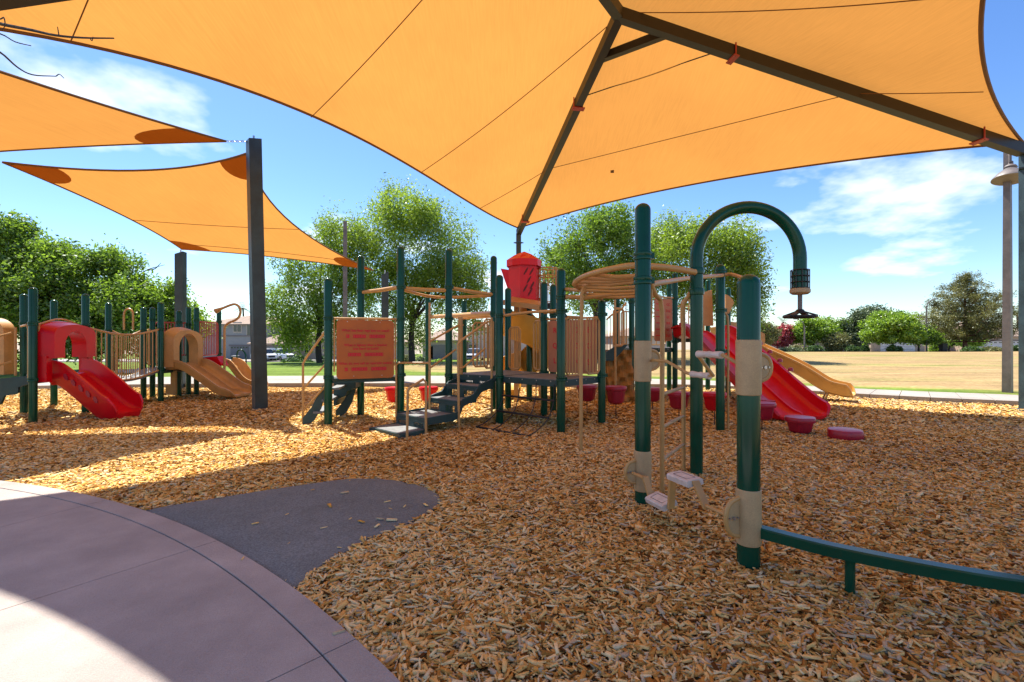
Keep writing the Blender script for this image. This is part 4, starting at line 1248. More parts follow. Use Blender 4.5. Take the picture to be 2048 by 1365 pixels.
# letter panel on the back right edge
e_ = p11 - p8
ld_ = V(e_.x, e_.y, 0).normalized(); lnm = V(ld_.y, -ld_.x, 0)
if lnm.y > 0: lnm = -lnm
lc = (p8 + p11) / 2 + V(0, 0, 1.255)
lp = MB().prism([lc + ld_ * x + V(0, 0, y) for x, y in rounded_rect(e_.length * .84, .92, .05)], -lnm * .02).build('letter_panel', SALMON, MS, smooth=False)
for i, s in enumerate('RPDBQCOGLEKS'):
    x = -.36 + .24 * (i % 4); z = .26 - .27 * (i // 4)
    text_part(s, .13, INK, lp, lc + ld_ * x + V(0, 0, z - .02) + lnm * .003, ld_, name='letter')
MB().tube([p8 + V(0, 0, 1.74), p11 + V(0, 0, 1.74)], .018, 8).build('top_rail', TAN, MS)
railing(MS, p8 + V(.1, .02, 0), p8 + V(.28, -.12, 0), .84, 1.66, 2)

# red turret
tc_ = V(.27, 10.5, 0)
def hexring(c, r, z, n=6, rot=0.25): return [c + V(math.cos(rot + 2 * math.pi * k / n) * r, math.sin(rot + 2 * math.pi * k / n) * r, z) for k in range(n)]
tu = MB()
z0, z1 = 2.19, 3.10
ra, rb = hexring(tc_, .34, z0), hexring(tc_, .36, z1)
tu.add(ra + rb, [(i, (i + 1) % 6, 6 + (i + 1) % 6, 6 + i) for i in range(6)])
turret = tu.build('turret', RED, MS, smooth=False)
rfm = MB()
n = 12
r1 = [tc_ + V(math.cos(.25 + 2 * math.pi * k / n) * (.40 if k % 2 == 0 else .375), math.sin(.25 + 2 * math.pi * k / n) * (.40 if k % 2 == 0 else .375), 2.98) for k in range(n)]
r2 = [p + V(0, 0, .14) for p in r1]
r3 = [tc_ + (p - tc_) * .55 + V(0, 0, 0) for p in r2]
r3 = [V(tc_.x + (p.x - tc_.x) * .55, tc_.y + (p.y - tc_.y) * .55, 3.24 - (.03 if k % 2 else 0)) for k, p in enumerate(r2)]
rfm.add(r1 + r2 + r3 + [tc_ + V(0, 0, 3.33)], [(i, (i + 1) % n, n + (i + 1) % n, n + i) for i in range(n)] + [(n + i, n + (i + 1) % n, 2 * n + (i + 1) % n, 2 * n + i) for i in range(n)] + [(2 * n + i, 2 * n + (i + 1) % n, 3 * n) for i in range(n)])
rfm.build('turret_roof', RED, turret, smooth=False)
# slanted slots facing the viewer: raised plates, recess shade painted as dark red
fa, fb = ra[4], ra[3]
best = min(range(6), key=lambda i: ((ra[i] + ra[(i + 1) % 6]) / 2).y + abs(((ra[i] + ra[(i + 1) % 6]) / 2).x - tc_.x) * .6)
fa, fb = ra[best], ra[(best + 1) % 6]
if fa.x > fb.x: fa, fb = fb, fa
fd = (fb - fa).normalized(); fn = V(fd.y, -fd.x, 0)
if fn.y > 0: fn = -fn
fcn = (fa + fb) / 2
for cx_, cz_ in ((-.05, .66), (.08, .66), (-.06, .30), (.09, .36), (.02, .48), (.05, .22)):
    c = V(fcn.x, fcn.y, z0) + fd * cx_ + V(0, 0, cz_) + fn * .014
    ps = []
    for k in range(14):
        a = 2 * math.pi * k / 14
        lx, ly = .022 * math.cos(a), .085 * math.sin(a)
        ps.append(c + fd * (lx + ly * .55) + V(0, 0, ly))
    MB().prism(ps, fn * -.012).build('slot', mat('painted recess shade', (.10, .002, .006), .6), turret, smooth=False)
bay = MB()
li = min(range(6), key=lambda i: ((ra[i] + ra[(i + 1) % 6]) / 2).x)
ba, bb_ = ra[li], ra[(li + 1) % 6]
bn = ((ba + bb_) / 2 - tc_); bn.z = 0; bn.normalize()
B0 = [ba + V(0, 0, .25), bb_ + V(0, 0, .25), bb_ + V(0, 0, .72), ba + V(0, 0, .72)]
B1 = [ba + bn * .03 + V(0, 0, .28), bb_ + bn * .03 + V(0, 0, .28), bb_ + bn * .20 + V(0, 0, .76), ba + bn * .20 + V(0, 0, .76)]
bay.add(B0 + B1, [(0, 1, 5, 4), (1, 2, 6, 5), (2, 3, 7, 6), (3, 0, 4, 7), (4, 5, 6, 7)])
bay.build('flared_bay', RED, turret, smooth=False)
MB().lathe(tc_, [(.30, z0 - .04), (.33, z0 - .02), (.33, z0)], 6).build('turret_lip', RED, turret, smooth=False)
MB().box(tc_ + V(-.18, 0, 1.1), (.10, .10, 2.3)).build('turret_column', TANP, MS)
post(MS, tc_.x + .12, tc_.y + .2, z0 + .05, [])
# bar cage right of the turret
cgc = V(.80, 10.5, 0)
for z, r_ in ((2.95, .2), (2.2, .2), (2.78, .2)):
    MB().tube([cgc + V(math.cos(a) * r_, math.sin(a) * r_, z) for a in [2 * math.pi * i / 18 for i in range(19)]], .014, 6, caps=False).build('cage_hoop', TAN, MS)
for k in range(12):
    a = 2 * math.pi * k / 12
    MB().tube([cgc + V(math.cos(a) * .2, math.sin(a) * .2, 2.2), cgc + V(math.cos(a) * .2, math.sin(a) * .2, 2.95)], .010, 6).build('cage_bar', TAN, MS)
MB().tube([cgc + V(-.18, 0, -.05), cgc + V(-.18, 0, 2.3)], .03, 8).build('cage_pole', TAN, MS)
MB().prism([V(.62, 10.45, 2.18), V(1.0, 10.45, 2.18), V(1.35, 10.45, 1.75), V(1.25, 10.45, 1.66), V(.95, 10.45, 2.05), V(.62, 10.45, 2.06)], (0, .08, 0)).build('brace_plate', BLK, MS, smooth=False)

# trough profile for slides
def trough(w, h, th=.035, lanes=1, rim=.03):
    """closed cross-section, lateral x normal"""
    inner, outer = [], []
    hw = w / 2
    n = 6
    for l in range(lanes):
        x0 = -hw + w * l / lanes; x1 = -hw + w * (l + 1) / lanes
        hl = h if l == 0 else h * .42
        hr_ = h if l == lanes - 1 else h * .42
        inner += [(x0 + .012, hl)]
        for k in range(n + 1):
            a = math.pi / 2 * k / n
            inner.append((x0 + .02 + .10 * (1 - math.cos(a)), .09 * (1 - math.sin(a))))
        for k in range(n + 1):
            a = math.pi / 2 * (1 - k / n)
            inner.append((x1 - .02 - .10 * (1 - math.cos(a)), .09 * (1 - math.sin(a))))
        inner += [(x1 - .012, hr_)]
    outer = [(hw + rim, h), (hw + rim, h - .045), (hw + .012, h - .05), (hw - .02, -th * .3), (hw - .1, -th), (-hw + .1, -th), (-hw + .02, -th * .3), (-hw - .012, h - .05), (-hw - rim, h - .045), (-hw - rim, h)]
    return inner + outer
# spiral slide
sp_c = V(.40, 10.95, 0)
hp = []
for k in range(40):
    t = k / 39
    a = math.radians(-200 + 400 * t)
    hp.append(sp_c + V(math.cos(a) * .52, math.sin(a) * .52, 1.86 - 1.62 * t))
MB().sweep(trough(.62, .46, .16), hp).build('spiral_slide', YEL, MS)
MB().lathe(sp_c, [(.07, -.1), (.07, 1.9)], 12).build('slide_column', GREEN, MS)
MB().sweep([(-.3, 0), (-.3, .10), (0, .2), (.3, .10), (.3, 0), (.26, 0), (.26, .07), (0, .16), (-.26, .07), (-.26, 0)], [P(1022, 612, 10.2), P(1050, 617, 10.0), P(1083, 622, 9.9)], smooth=3).build('slide_hood', TANP, MS)

# tall tower
T_ = tower
deck(MS, [T_['p12'], T_['p13b'], T_['p13a'], T_['p12b']], 1.18, inset=.03)
deck(MS, [T_['p13b'], T_['p18'], T_['p15'], T_['p13a']], 1.42, inset=.03)
# lined panel
e_ = T_['p13b'] - T_['p12']; ed = V(e_.x, e_.y, 0).normalized(); enm = V(ed.y, -ed.x, 0)
if enm.y > 0: enm = -enm
lw = .62
lcc = T_['p13b'] - ed * (lw / 2 + .1) + V(0, 0, 1.86)
lnp = MB().prism([lcc + ed * x + V(0, 0, y) for x, y in rounded_rect(lw, 1.02, .06)], -enm * .02).build('line_panel', SALMON, MS, smooth=False)
for k in range(6):
    z = .36 - .15 * k
    MB().obox(lcc + enm * .003 + ed * -.27 + V(0, 0, z), ed * .26, enm * .002, V(0, 0, .022)).build('red_line', INK, lnp, smooth=False)
    text_part(['CC', '2 LC', 'LC', 'B B', 'LC', '3 LC'][k], .085, INK, lnp, lcc + enm * .004 + ed * .16 + V(0, 0, z - .02), ed, name='red_mark')
MB().tube([T_['p12'] + V(0, 0, 2.4), T_['p13b'] + V(0, 0, 2.4)], .018, 8).build('top_rail', TAN, MS)
# climbing wall and its curved rails
cwp = MB()
nu, nv = 12, 14
for i in range(nu + 1):
    for j in range(nv + 1):
        x = 2.12 + .58 * i / nu; z = -.05 + 1.2 * j / nv
        y = 10.72 - .32 * (1 - j / nv) + .05 * math.sin(i * 1.3 + j) + .04 * math.sin(j * 2.1 - i * .6)
        cwp.v.append(V(x, y, z))
for i in range(nu):
    for j in range(nv):
        k = i * (nv + 1) + j
        cwp.f.append((k, k + nv + 1, k + nv + 2, k + 1))
cwp.add([(2.12, 10.9, -.05), (2.7, 10.9, -.05), (2.7, 10.9, 1.15), (2.12, 10.9, 1.15)], [(3, 2, 1, 0)])
cw = cwp.build('climbing_wall', mat('ochre rock plastic', (.34, .17, .035), .6, var=.3, nscale=5, bump=.5, bscale=12), MS)
MB().prism([P(1212, 722, 10.5), P(1212, 705, 10.5), P(1235, 690, 10.5), P(1256, 690, 10.5), P(1240, 708, 10.5), P(1226, 722, 10.5)], (0, .05, 0)).build('stringer', GREENV, MS, smooth=False)
br = MB().tube([P(1213, 640, 10.6), P(1224, 630, 10.6), P(1240, 622, 10.6), P(1252, 606, 10.7)], .02, 8, smooth=3).build('bridge_rail', TAN, MS)
MB().tube([P(1212, 712, 10.6), P(1230, 700, 10.6), P(1252, 688, 10.7)], .018, 8).build('lower_rail', TAN, br)
for k in range(7):
    t = k / 6
    x = 1214 + 38 * t
    MB().tube([P(x, 638 - 30 * t, 10.62), P(x, 711 - 23 * t, 10.62)], .011, 6).build('bar', TAN, br)
railing(MS, P(1228, 600, 10.3), P(1247, 600, 10.4), 1.25, 2.05, 1, rr=.03)
MB().tube([P(1230, 600, 9.2), P(1231, 775, 9.2)], .02, 8).build('hanging_pole', TAN, MS)
# barriers and boards around the slide tower
railing(MS, T_['p13b'] + V(.15, 0, 0), T_['p13b'] + V(.62, 0, 0), 1.5, 2.35, 4)
railing(MS, T_['p13a'] + V(.1, 0, 0), T_['p15'] + V(-.1, 0, 0), 1.45, 2.3, 7)
railing(MS, T_['p12b'] + V(.1, 0, 0), T_['p13a'] + V(-.1, 0, 0), 1.25, 2.1, 8)
MB().prism([P(1399, 592, 11.7), P(1404, 586, 11.7), P(1424, 580, 11.7), P(1427, 652, 11.7), P(1404, 652, 11.7)], (0, .06, 0)).build('tan_board', TANP, MS, smooth=False)
MB().box(V(4.985, 11.5, 1.22), (.07, .07, 2.5)).build('red_board', RED, MS)
MB().prism([P(x, y, 11.45) for x, y in ((1451, 589), (1458, 592), (1466, 600), (1468, 606), (1463, 618), (1458, 628), (1452, 626))], (0, .06, 0)).build('tan_board', TANP, MS, smooth=False)
MB().prism([P(x, y, 11.6) for x, y in ((1452, 642), (1490, 648), (1530, 668), (1530, 690), (1500, 690), (1470, 672), (1452, 668))], (0, .05, 0)).build('slide_hood', TANP, MS, smooth=False)
# red double slide
rpath = [V(4.42, 11.45, 1.46), V(4.46, 11.0, 1.50), V(4.52, 10.55, 1.36), V(4.66, 9.6, .82), V(4.76, 8.85, .40), V(4.84, 8.25, .11), V(4.88, 7.95, .08)]
rs = MB().sweep(trough(1.10, .22, .05, lanes=2, rim=.05), rpath, smooth=6, lip=5).build('double_slide', RED, MS)
MB().sweep([(.52, .2), (.66, .2), (.66, .28), (.52, .28)], rpath[1:], smooth=6).build('slide_edge', CRIM, rs)
for k in range(5):
    q = rpath[2].lerp(rpath[4], .2 + .17 * k)
    MB().lathe(q + V(.58, 0, .26), [(.05, 0), (.045, .05), (.02, .07)], 10).build('side_bump', CRIM, rs)
# yellow wave slide
ypath = [V(5.35, 12.5, 1.46), V(5.65, 12.2, 1.46), V(6.05, 11.85, 1.10), V(6.5, 11.42, .80), V(6.8, 11.15, .58), V(7.15, 10.85, .27), V(7.42, 10.6, .17), V(7.55, 10.48, .16)]
ys_ = MB().sweep(trough(.56, .24, .05, rim=.035), ypath, smooth=6, lip=6).build('wave_slide', WAVE, MS)
for x, y in ((7.05, 10.75), (7.18, 11.02)):
    MB().tube([V(x, y, -.05), V(x + .1, y - .1, .3)], .02, 8).build('slide_leg', TAN, ys_)

# ============================================================ STEPPING PODS
def pod(px, Y, ztop, label, h=0.19, w=.20, kind='hang', top=None, m=CRIM):
    c = V((px - CX) * Y / F, Y, 0)
    root = thing('stepping_pod', tuple(c), label, 'stepping pod', 'red stepping pods in a curved row')
    if kind == 'flat':
        MB().lathe(c, [(w * .94, -.02), (w, 0.01), (w * 1.0, ztop - .03), (w * .95, ztop - .008), (w * .82, ztop), (0.0001, ztop + .004)], 36, lob=.03, lobn=6).build('pod_cap', m, root)
        return root
    cap = MB().lathe(c, [(w * .90, ztop - .075), (w * .98, ztop - .07), (w, ztop - .05), (w, ztop - .022), (w * .95, ztop - .004), (w * .8, ztop), (.0001, ztop + .003)], 36, lob=.03, lobn=6).build('pod_cap', m, root)
    zb = ztop - h
    MB().lathe(c, [(.03, zb - .03), (w * .5, zb - .02), (w * .72, zb + .02), (w * .86, ztop - .06)], 36, lob=.05, lobn=6).build('pod_body', m, root)
    if kind == 'hang':
        MB().lathe(c, [(.008, -.05), (.008, zb - .02)], 6).build('anchor_chain', BLK, root)
    elif kind == 'ground':
        MB().lathe(c, [(.10, -.05), (.10, zb)], 12).build('pod_stem', m, root)
    return root
pod(1600, 6.95, .245, 'round red stepping pod on the mulch in front of the red double slide', .22, .205, 'ground')
pod(1690.5, 6.62, .125, 'low flat red stepping pod resting on the mulch, lowest of the row', .1, .215, 'flat')
pod(1524, 7.25, .42, 'red stepping pod half hidden behind the post with the balance beam', .25, .2)
pod(1429, 7.6, .53, 'bright red hanging stepping pod beside the hooked tan pole', .27, .19, m=RED)
pod(1358, 8.0, .50, 'red hanging stepping pod behind the tan side ladder', .27, .19)
pod(1305, 9.3, .44, 'red hanging stepping pod half hidden behind the post with beige sleeves', .25, .19)
pod(1232, 8.5, .545, 'red hanging stepping pod in front of the ochre climbing wall', .3, .19)
pod(1174, 8.9, .53, 'red hanging stepping pod behind the thin tan support pole', .28, .19)
pod(857, 9.6, .43, 'bright red hanging stepping pod behind the transfer stair handrail', .28, .19, m=RED)
pod(788, 9.7, .41, 'bright red hanging stepping pod behind the post of the riddle panel', .28, .19, m=RED)

# ============================================================ SMALL PLAY STRUCTURE (left)
LS = thing('play_structure', (-8.2, 9.6, 0), 'small play structure with a red hooded slide, barred bridge and tan double slide', 'play structure')
l1 = G(48, 828); l2 = G(66, 846); l3 = G(171, 825); l4 = V(-8.92, 10.5, 0); l5 = G(287, 798); l6 = G(305, 796); l7 = G(321.5, 803.5)
l8 = V(-8.1, 11.55, 0); l9 = G(377, 790); l10 = G(393, 791); l11 = V(-8.02, 13.0, 0); l0 = V(-9.45, 9.8, 0)
for q, top, cl in ((l1, 588, (648,)), (l2, 575, (648, 760)), (l3, 588, (652,)), (l4, 606, (662,)), (l5, 615, (662,)), (l6, 615, (640,)), (l7, 605, (659, 738)), (l8, 621, (645,)), (l9, 614, (650,)), (l10, 615, (641,)), (l11, 620, (644, 708))):
    post(LS, q.x, q.y, zpx(q, top), [zpx(q, c) for c in cl], r=.058)
post(LS, l0.x, l0.y, 2.2, [], r=.058)
ZL = .74
deck(LS, [l1, l2, l3, l0], ZL, inset=.03)
deck(LS, [l7, l10, l9, l5], .72, inset=.02)
deck(LS, [l10, l11, V(-9.2, 13, 0), V(-9.1, 11.9, 0)], .70, inset=.02)
# red hood and slide
hd = (l3 - l2); hd.z = 0; hw_ = hd.length - .1; hd.normalize(); hn = V(hd.y, -hd.x, 0)
if hn.x < 0: hn = -hn
hc_ = (l2 + l3) / 2
def hood(c, d, n, w, z0, z1, ow, oz, depth, m, root, name='slide_hood', flare=.0):
    """arched hood: outer rounded block with an arched opening, extruded along n"""
    out_, inn = [], []
    N = 16
    for k in range(N + 1):
        a = math.pi * k / N
        x = -math.cos(a); 
        s = math.sin(a)
        out_.append((x * w / 2 * (1 if s < .15 else 1), z1 - (z1 - z0) * .32 + (z1 - z0) * .32 * s ** .8))
        inn.append((x * ow / 2, oz - ow / 2 + ow / 2 * s))
    out_ = [(-w / 2, z0)] + out_ + [(w / 2, z0)]
    inn = [(-ow / 2, z0)] + inn + [(ow / 2, z0)]
    b = MB(); m_ = len(out_)
    for dd, sc_ in ((0, 1.0), (depth, 1 - flare)):
        for x, z in out_: b.v.append(c + d * x * sc_ + n * dd + V(0, 0, z0 + (z - z0) * (sc_ * .96 + .04 if dd else 1)))
        for x, z in inn: b.v.append(c + d * x + n * dd + V(0, 0, z))
    for i in range(m_ - 1):
        b.f.append((i, i + 1, m_ + i + 1, m_ + i)); b.f.append((2 * m_ + i + 1, 2 * m_ + i, 3 * m_ + i, 3 * m_ + i + 1))
        b.f.append((i + 1, i, 2 * m_ + i, 2 * m_ + i + 1)); b.f.append((m_ + i, m_ + i + 1, 3 * m_ + i + 1, 3 * m_ + i))
    b.f.append((0, m_, 3 * m_, 2 * m_)); b.f.append((2 * m_ - 1, m_ - 1, 3 * m_ - 1, 4 * m_ - 1))
    return b.build(name, m, root)
hood(hc_, hd, hn, hw_, 1.06, 1.70, .50, 1.52, .24, RED, LS, flare=.10)
for s_ in (-1, 1):
    MB().obox(hc_ + hd * (s_ * hw_ / 2 - .12 * (s_ > 0)) + V(0, 0, .66), hd * .12, hn * .16, V(0, 0, .44)).build('hood_cheek', RED, LS)
MB().tube([l2 + V(0, 0, 1.62) + hd * .07, hc_ + V(0, 0, 1.74), l3 + V(0, 0, 1.62) - hd * .07], .016, 8, smooth=4).build('hood_rail', TAN, LS)
for q, s_ in ((l2, 1), (l3, -1)):
    MB().tube([q + hd * (.075 * s_) + hn * .03 + V(0, 0, .72), q + hd * (.075 * s_) + hn * .03 + V(0, 0, 1.62)], .016, 8).build('side_rail', TAN, LS)
sp0 = V(hc_.x, hc_.y, 0) + hn * .05
hs_ = (hn + V(0, -.22, 0)).normalized()
lpath = [sp0 + V(0, 0, .76), sp0 + hs_ * .20 + V(0.0, 0, .73), sp0 + hs_ * .55 + V(0, 0, .48), sp0 + hs_ * .85 + V(0, 0, .24), sp0 + hs_ * 1.05 + V(0, 0, .13), sp0 + hs_ * 1.24 + V(0, 0, .10)]
sl = MB().sweep(trough(.62, .27, .17, rim=.03), lpath, smooth=6, lip=7).build('red_slide', RED, LS)
for k in range(5):
    t = .12 + .16 * k
    q = lpath[1].lerp(lpath[4], t) + V(0, 0, .08)
    side = (-hd if hd.y > 0 else hd)
    d_ = (lpath[4] - lpath[1]).normalized()
    MB().prism([q + side * .31 + d_ * (.055 * math.cos(a)) + V(0, 0, .055 * math.sin(a)) for a in [2 * math.pi * i / 6 + .5 for i in range(6)]], side * .02).build('slide_boss', CRIM, sl, smooth=False)
# tan hood at the picture's edge, rails, stair
hood(V(-9.60, 8.85, 0), V(.99, -.1, 0), V(-.1, -.99, 0), .82, .74, 1.78, .46, 1.5, .2, TANP, LS)
hr = MB()
hr.tube([l2 + V(-.12, .05, .72), l2 + V(-.12, .05, 1.55), l2 + V(-.16, .06, 1.62), l1 + V(.05, -.1, 1.62)], .02, 8)
hr.tube([l1 + V(-.02, -.2, 1.50), l1 + V(-.35, -.6, 1.28)], .018, 8); hr.tube([l1 + V(-.02, -.2, .98), l1 + V(-.35, -.6, .76)], .018, 8)
hr.tube([l1 + V(0, -.15, .72), l1 + V(0, -.15, 1.60)], .02, 8)
hr.build('handrail', TAN, LS)
MB().prism([P(x, y, 8.0) for x, y in ((60, 752), (60, 768), (36, 775), (36, 786), (26, 790), (8, 792), (0, 810), (-30, 810), (-30, 760))], (0, .04, 0)).build('stringer', GREENV, LS, smooth=False)
# bridge
bA, bB = l3, l7; bC, bD = l4, l5
def brd(t, side, z): 
    a = (bA.lerp(bB, t) if side == 0 else bC.lerp(bD, t))
    return V(a.x, a.y, z)
fl_ = MB(); N = 12
for i in range(N + 1):
    t = i / N; z = .72 - .16 * math.sin(math.pi * t)
    fl_.v += [brd(t, 0, z), brd(t, 1, z), brd(t, 1, z - .05), brd(t, 0, z - .05)]
for i in range(N):
    k = i * 4
    for j in range(4): fl_.f.append((k + j, k + (j + 1) % 4, k + 4 + (j + 1) % 4, k + 4 + j))
fl_.f += [(3, 2, 1, 0), (N * 4, N * 4 + 1, N * 4 + 2, N * 4 + 3)]
bf = fl_.build('bridge_floor', DECKG, LS, smooth=False)
for side in (0, 1):
    top = MB().tube([brd(t / 10, side, 1.62 - .14 * math.sin(math.pi * t / 10)) for t in range(11)], .02, 8).build('bridge_rail', TAN, LS)
    MB().tube([brd(t / 10, side, .72 - .17 * math.sin(math.pi * t / 10)) for t in range(11)], .018, 8).build('lower_rail', TAN, top)
    for k in range(15):
        t = (k + 1) / 16
        MB().tube([brd(t, side, .72 - .17 * math.sin(math.pi * t)), brd(t, side, 1.62 - .14 * math.sin(math.pi * t))], .010, 6).build('bar', TAN, top)
lp_ = V(-8.72, 10.8, 0)
MB().tube([P(248, 660, 10.8), P(248, 630, 10.8), P(251, 621, 10.8), P(257, 618, 10.8), P(263, 621, 10.8), P(266, 630, 10.8), P(266, 660, 10.8)], .02, 8, smooth=3).build('arch_loop', TAN, LS)
railing(LS, l5 + V(.05, .02, 0), l6 + V(-.0, .1, 0), .8, 1.62, 2)
# tan hood and double slide
td = (l10 - l7); td.z = 0; tw = td.length - .1; td.normalize(); tn_ = V(td.y, -td.x, 0)
if tn_.x < 0: tn_ = -tn_
tcn_ = (l7 + l10) / 2
hood(tcn_, td, tn_, tw, .76, 1.68, .66, 1.52, .22, TANP, LS, flare=.08)
tp0 = V(tcn_.x, tcn_.y, 0)
tpath = [tp0 + V(0, 0, .74), tp0 + tn_ * .32 + V(0, 0, .73), tp0 + tn_ * .75 + V(0, 0, .45), tp0 + tn_ * 1.1 + V(0, 0, .20), tp0 + tn_ * 1.3 + V(0, 0, .12), tp0 + tn_ * 1.5 + V(0, 0, .10)]
MB().sweep(trough(.98, .17, .05, lanes=2, rim=.02), tpath, smooth=6, lip=6).build('double_slide', TANP, LS)
MB().prism([P(x, y, 11.0) for x, y in ((331, 790), (331, 770), (341, 770), (341, 742), (351, 742), (351, 790))], (0, .05, 0)).build('tan_board', TANP, LS, smooth=False)
# red barred panel, shop counter, speaking tube, small slide
rb_ = railing(LS, l10 + V(.02, .08, 0), l11 + V(.02, -.08, 0), .98, 1.84, 10, m=BRICKR, r=.012)
railing(LS, l6 + V(.02, .05, 0), l9 + V(0, .05, 0), 1.0, 1.80, 10, m=BRICKR, r=.012)
cr_ = MB().prism([P(x, y, 11.9) for x, y in ((401, 716), (434, 713), (443, 732), (409, 735))], (0, .3, .0)).build('counter_roof', RED, LS, smooth=False)
MB().prism([P(x, y, 12.0) for x, y in ((408, 733), (438, 731), (437, 765), (409, 765))], (0, .06, 0)).build('counter_front', BRICKR, LS, smooth=False)
for x in (414, 421, 428):
    MB().prism([P(x, 736, 11.97), P(x + 4, 736, 11.97), P(x + 4, 750, 11.97), P(x, 750, 11.97)], (0, .02, 0)).build('counter_slat', RED, LS, smooth=False)
tb = MB().tube([P(449, 772, 12.0), P(449, 700, 12.0), P(449, 660, 12.0), P(451, 652, 12.0), P(458, 646, 12.0), P(470, 641, 12.0), P(478, 634, 12.0), P(481, 624, 12.0), P(478, 614, 12.0), P(470, 609, 12.0), P(460, 611, 12.0), P(445, 617, 12.0)], .030, 10, smooth=3).build('speaking_tube', TAN, LS)
MB().tube([P(446, 616.5, 12.0), P(440, 619, 12.0), P(431, 623, 12.0)], [.03, .042, .065], 12).build('tube_horn', TAN, tb)
q0 = V(-7.75, 12.9, 0)
MB().sweep(trough(.5, .18, .04), [q0 + V(0, 0, .72), q0 + V(.2, 0, .66), q0 + V(.5, -.02, .30), q0 + V(.75, -.03, .14), q0 + V(1.05, -.04, .13)], smooth=5, lip=4).build('small_slide', TANP, LS)
MB().tube([q0 + V(.1, .3, .75), q0 + V(.12, .3, 1.05), q0 + V(.25, .3, 1.1), q0 + V(.35, .3, .95), q0 + V(.36, .3, .6)], .02, 8, smooth=3).build('grab_loop', GREEN, LS)
# ============================================================ LAMP POSTS, POLES
def lamp_post(x, y, h, label, head=True, w=.17, rz=.5, side=-1):
    root = thing('lamp_post', (x, y, float(gz(x, y)) if y > 15 else 0), label, 'lamp post', 'park lamp posts')
    z0 = root.location.z
    R = Matrix.Rotation(rz, 3, 'Z'); b = MB()
    for z, k in ((z0 - .3, 1.0), (z0 + h, .72)):
        for a, c in ((-1, -1), (1, -1), (1, 1), (-1, 1)):
            b.v.append(R @ V(a * w / 2 * k, c * w / 2 * k, 0) + V(x, y, z))
    b.f = [(3, 2, 1, 0), (4, 5, 6, 7)] + [(i, (i + 1) % 4, 4 + (i + 1) % 4, 4 + i) for i in range(4)]
    b.build('pole', LAMPG, root, smooth=False)
    if head:
        c = V(x + side * .06, y - .12, z0 + h - .62)
        # bell shade tilted a little
        prof = [(.045, .30), (.05, .22), (.10, .19), (.13, .14), (.11, .10), (.16, .06), (.24, -.02), (.30, -.10), (.335, -.15), (.34, -.175)]
        s = MB().lathe(V(0, 0, 0), prof, 24)
        ins = MB().lathe(V(0, 0, 0), [(.325, -.172), (.28, -.12), (.0001, -.09)], 24)
        M = Matrix.Rotation(math.radians(10), 3, 'Y') @ Matrix.Rotation(math.radians(-6), 3, 'X')
        s.v = [M @ v + c for v in s.v]; ins.v = [M @ v + c for v in ins.v]
        so_ = s.build('lamp_shade', LAMPG, root)
        ins.build('lamp_reflector', LAMPW, so_)
        MB().tube([V(x + side * .06, y - .12, z0 + h - .36), V(x + side * .06, y - .12, z0 + h + .02)], .03, 10).build('lamp_stem', LAMPG, root)
        MB().tube([V(x, y, z0 + h - .16), V(x + side * .06, y - .12, z0 + h - .16)], .022, 8).build('bracket', LAMPG, root)
    return root
lpg = G(2015, 790)
lamp_post(lpg.x, lpg.y, 6.15, 'grey square lamp post with a bell shade beside the far path', True)
lamp_post(-6.85, 19.5, 6.2, 'thin dark grey lamp post standing inside the leafy trees', False, .2, .3)

# ============================================================ FOLIAGE
def leaf_quads(c, d, s, L, W):
    v = np.stack([c - d * (L / 2)[:, None], c + s * (W / 2)[:, None], c + d * (L / 2)[:, None], c - s * (W / 2)[:, None]], 1)
    return v.reshape(-1, 3)
def rand_dirs(n, flat=1.0):
    v = RNG.normal(size=(n, 3)); v[:, 2] *= flat
    return v / np.linalg.norm(v, axis=1)[:, None]
def clump_leaves(cs, per, sig, L0, L1, wk, droop=0.0, tint0=None):
    n = len(cs) * per
    idx = np.repeat(np.arange(len(cs)), per)
    off = RNG.normal(size=(n, 3)) * (sig if np.isscalar(sig) else np.asarray(sig)[None])
    off[:, 2] -= droop * np.abs(RNG.normal(size=n))
    c = cs[idx] + off
    d = rand_dirs(n, .8); d[:, 2] -= droop * .8
    d /= np.linalg.norm(d, axis=1)[:, None]
    s = np.cross(d, rand_dirs(n)); s /= np.linalg.norm(s, axis=1)[:, None] + 1e-9
    L = RNG.uniform(L0, L1, n); W = L * wk
    ct = RNG.uniform(.2, .8, len(cs)) if tint0 is None else tint0
    t = np.clip(ct[idx] * .55 + RNG.uniform(0, .5, n), 0, 1)
    return leaf_quads(c, d, s, L, W), np.repeat(t, 4)
def fq(n): return np.arange(n * 4).reshape(-1, 4)

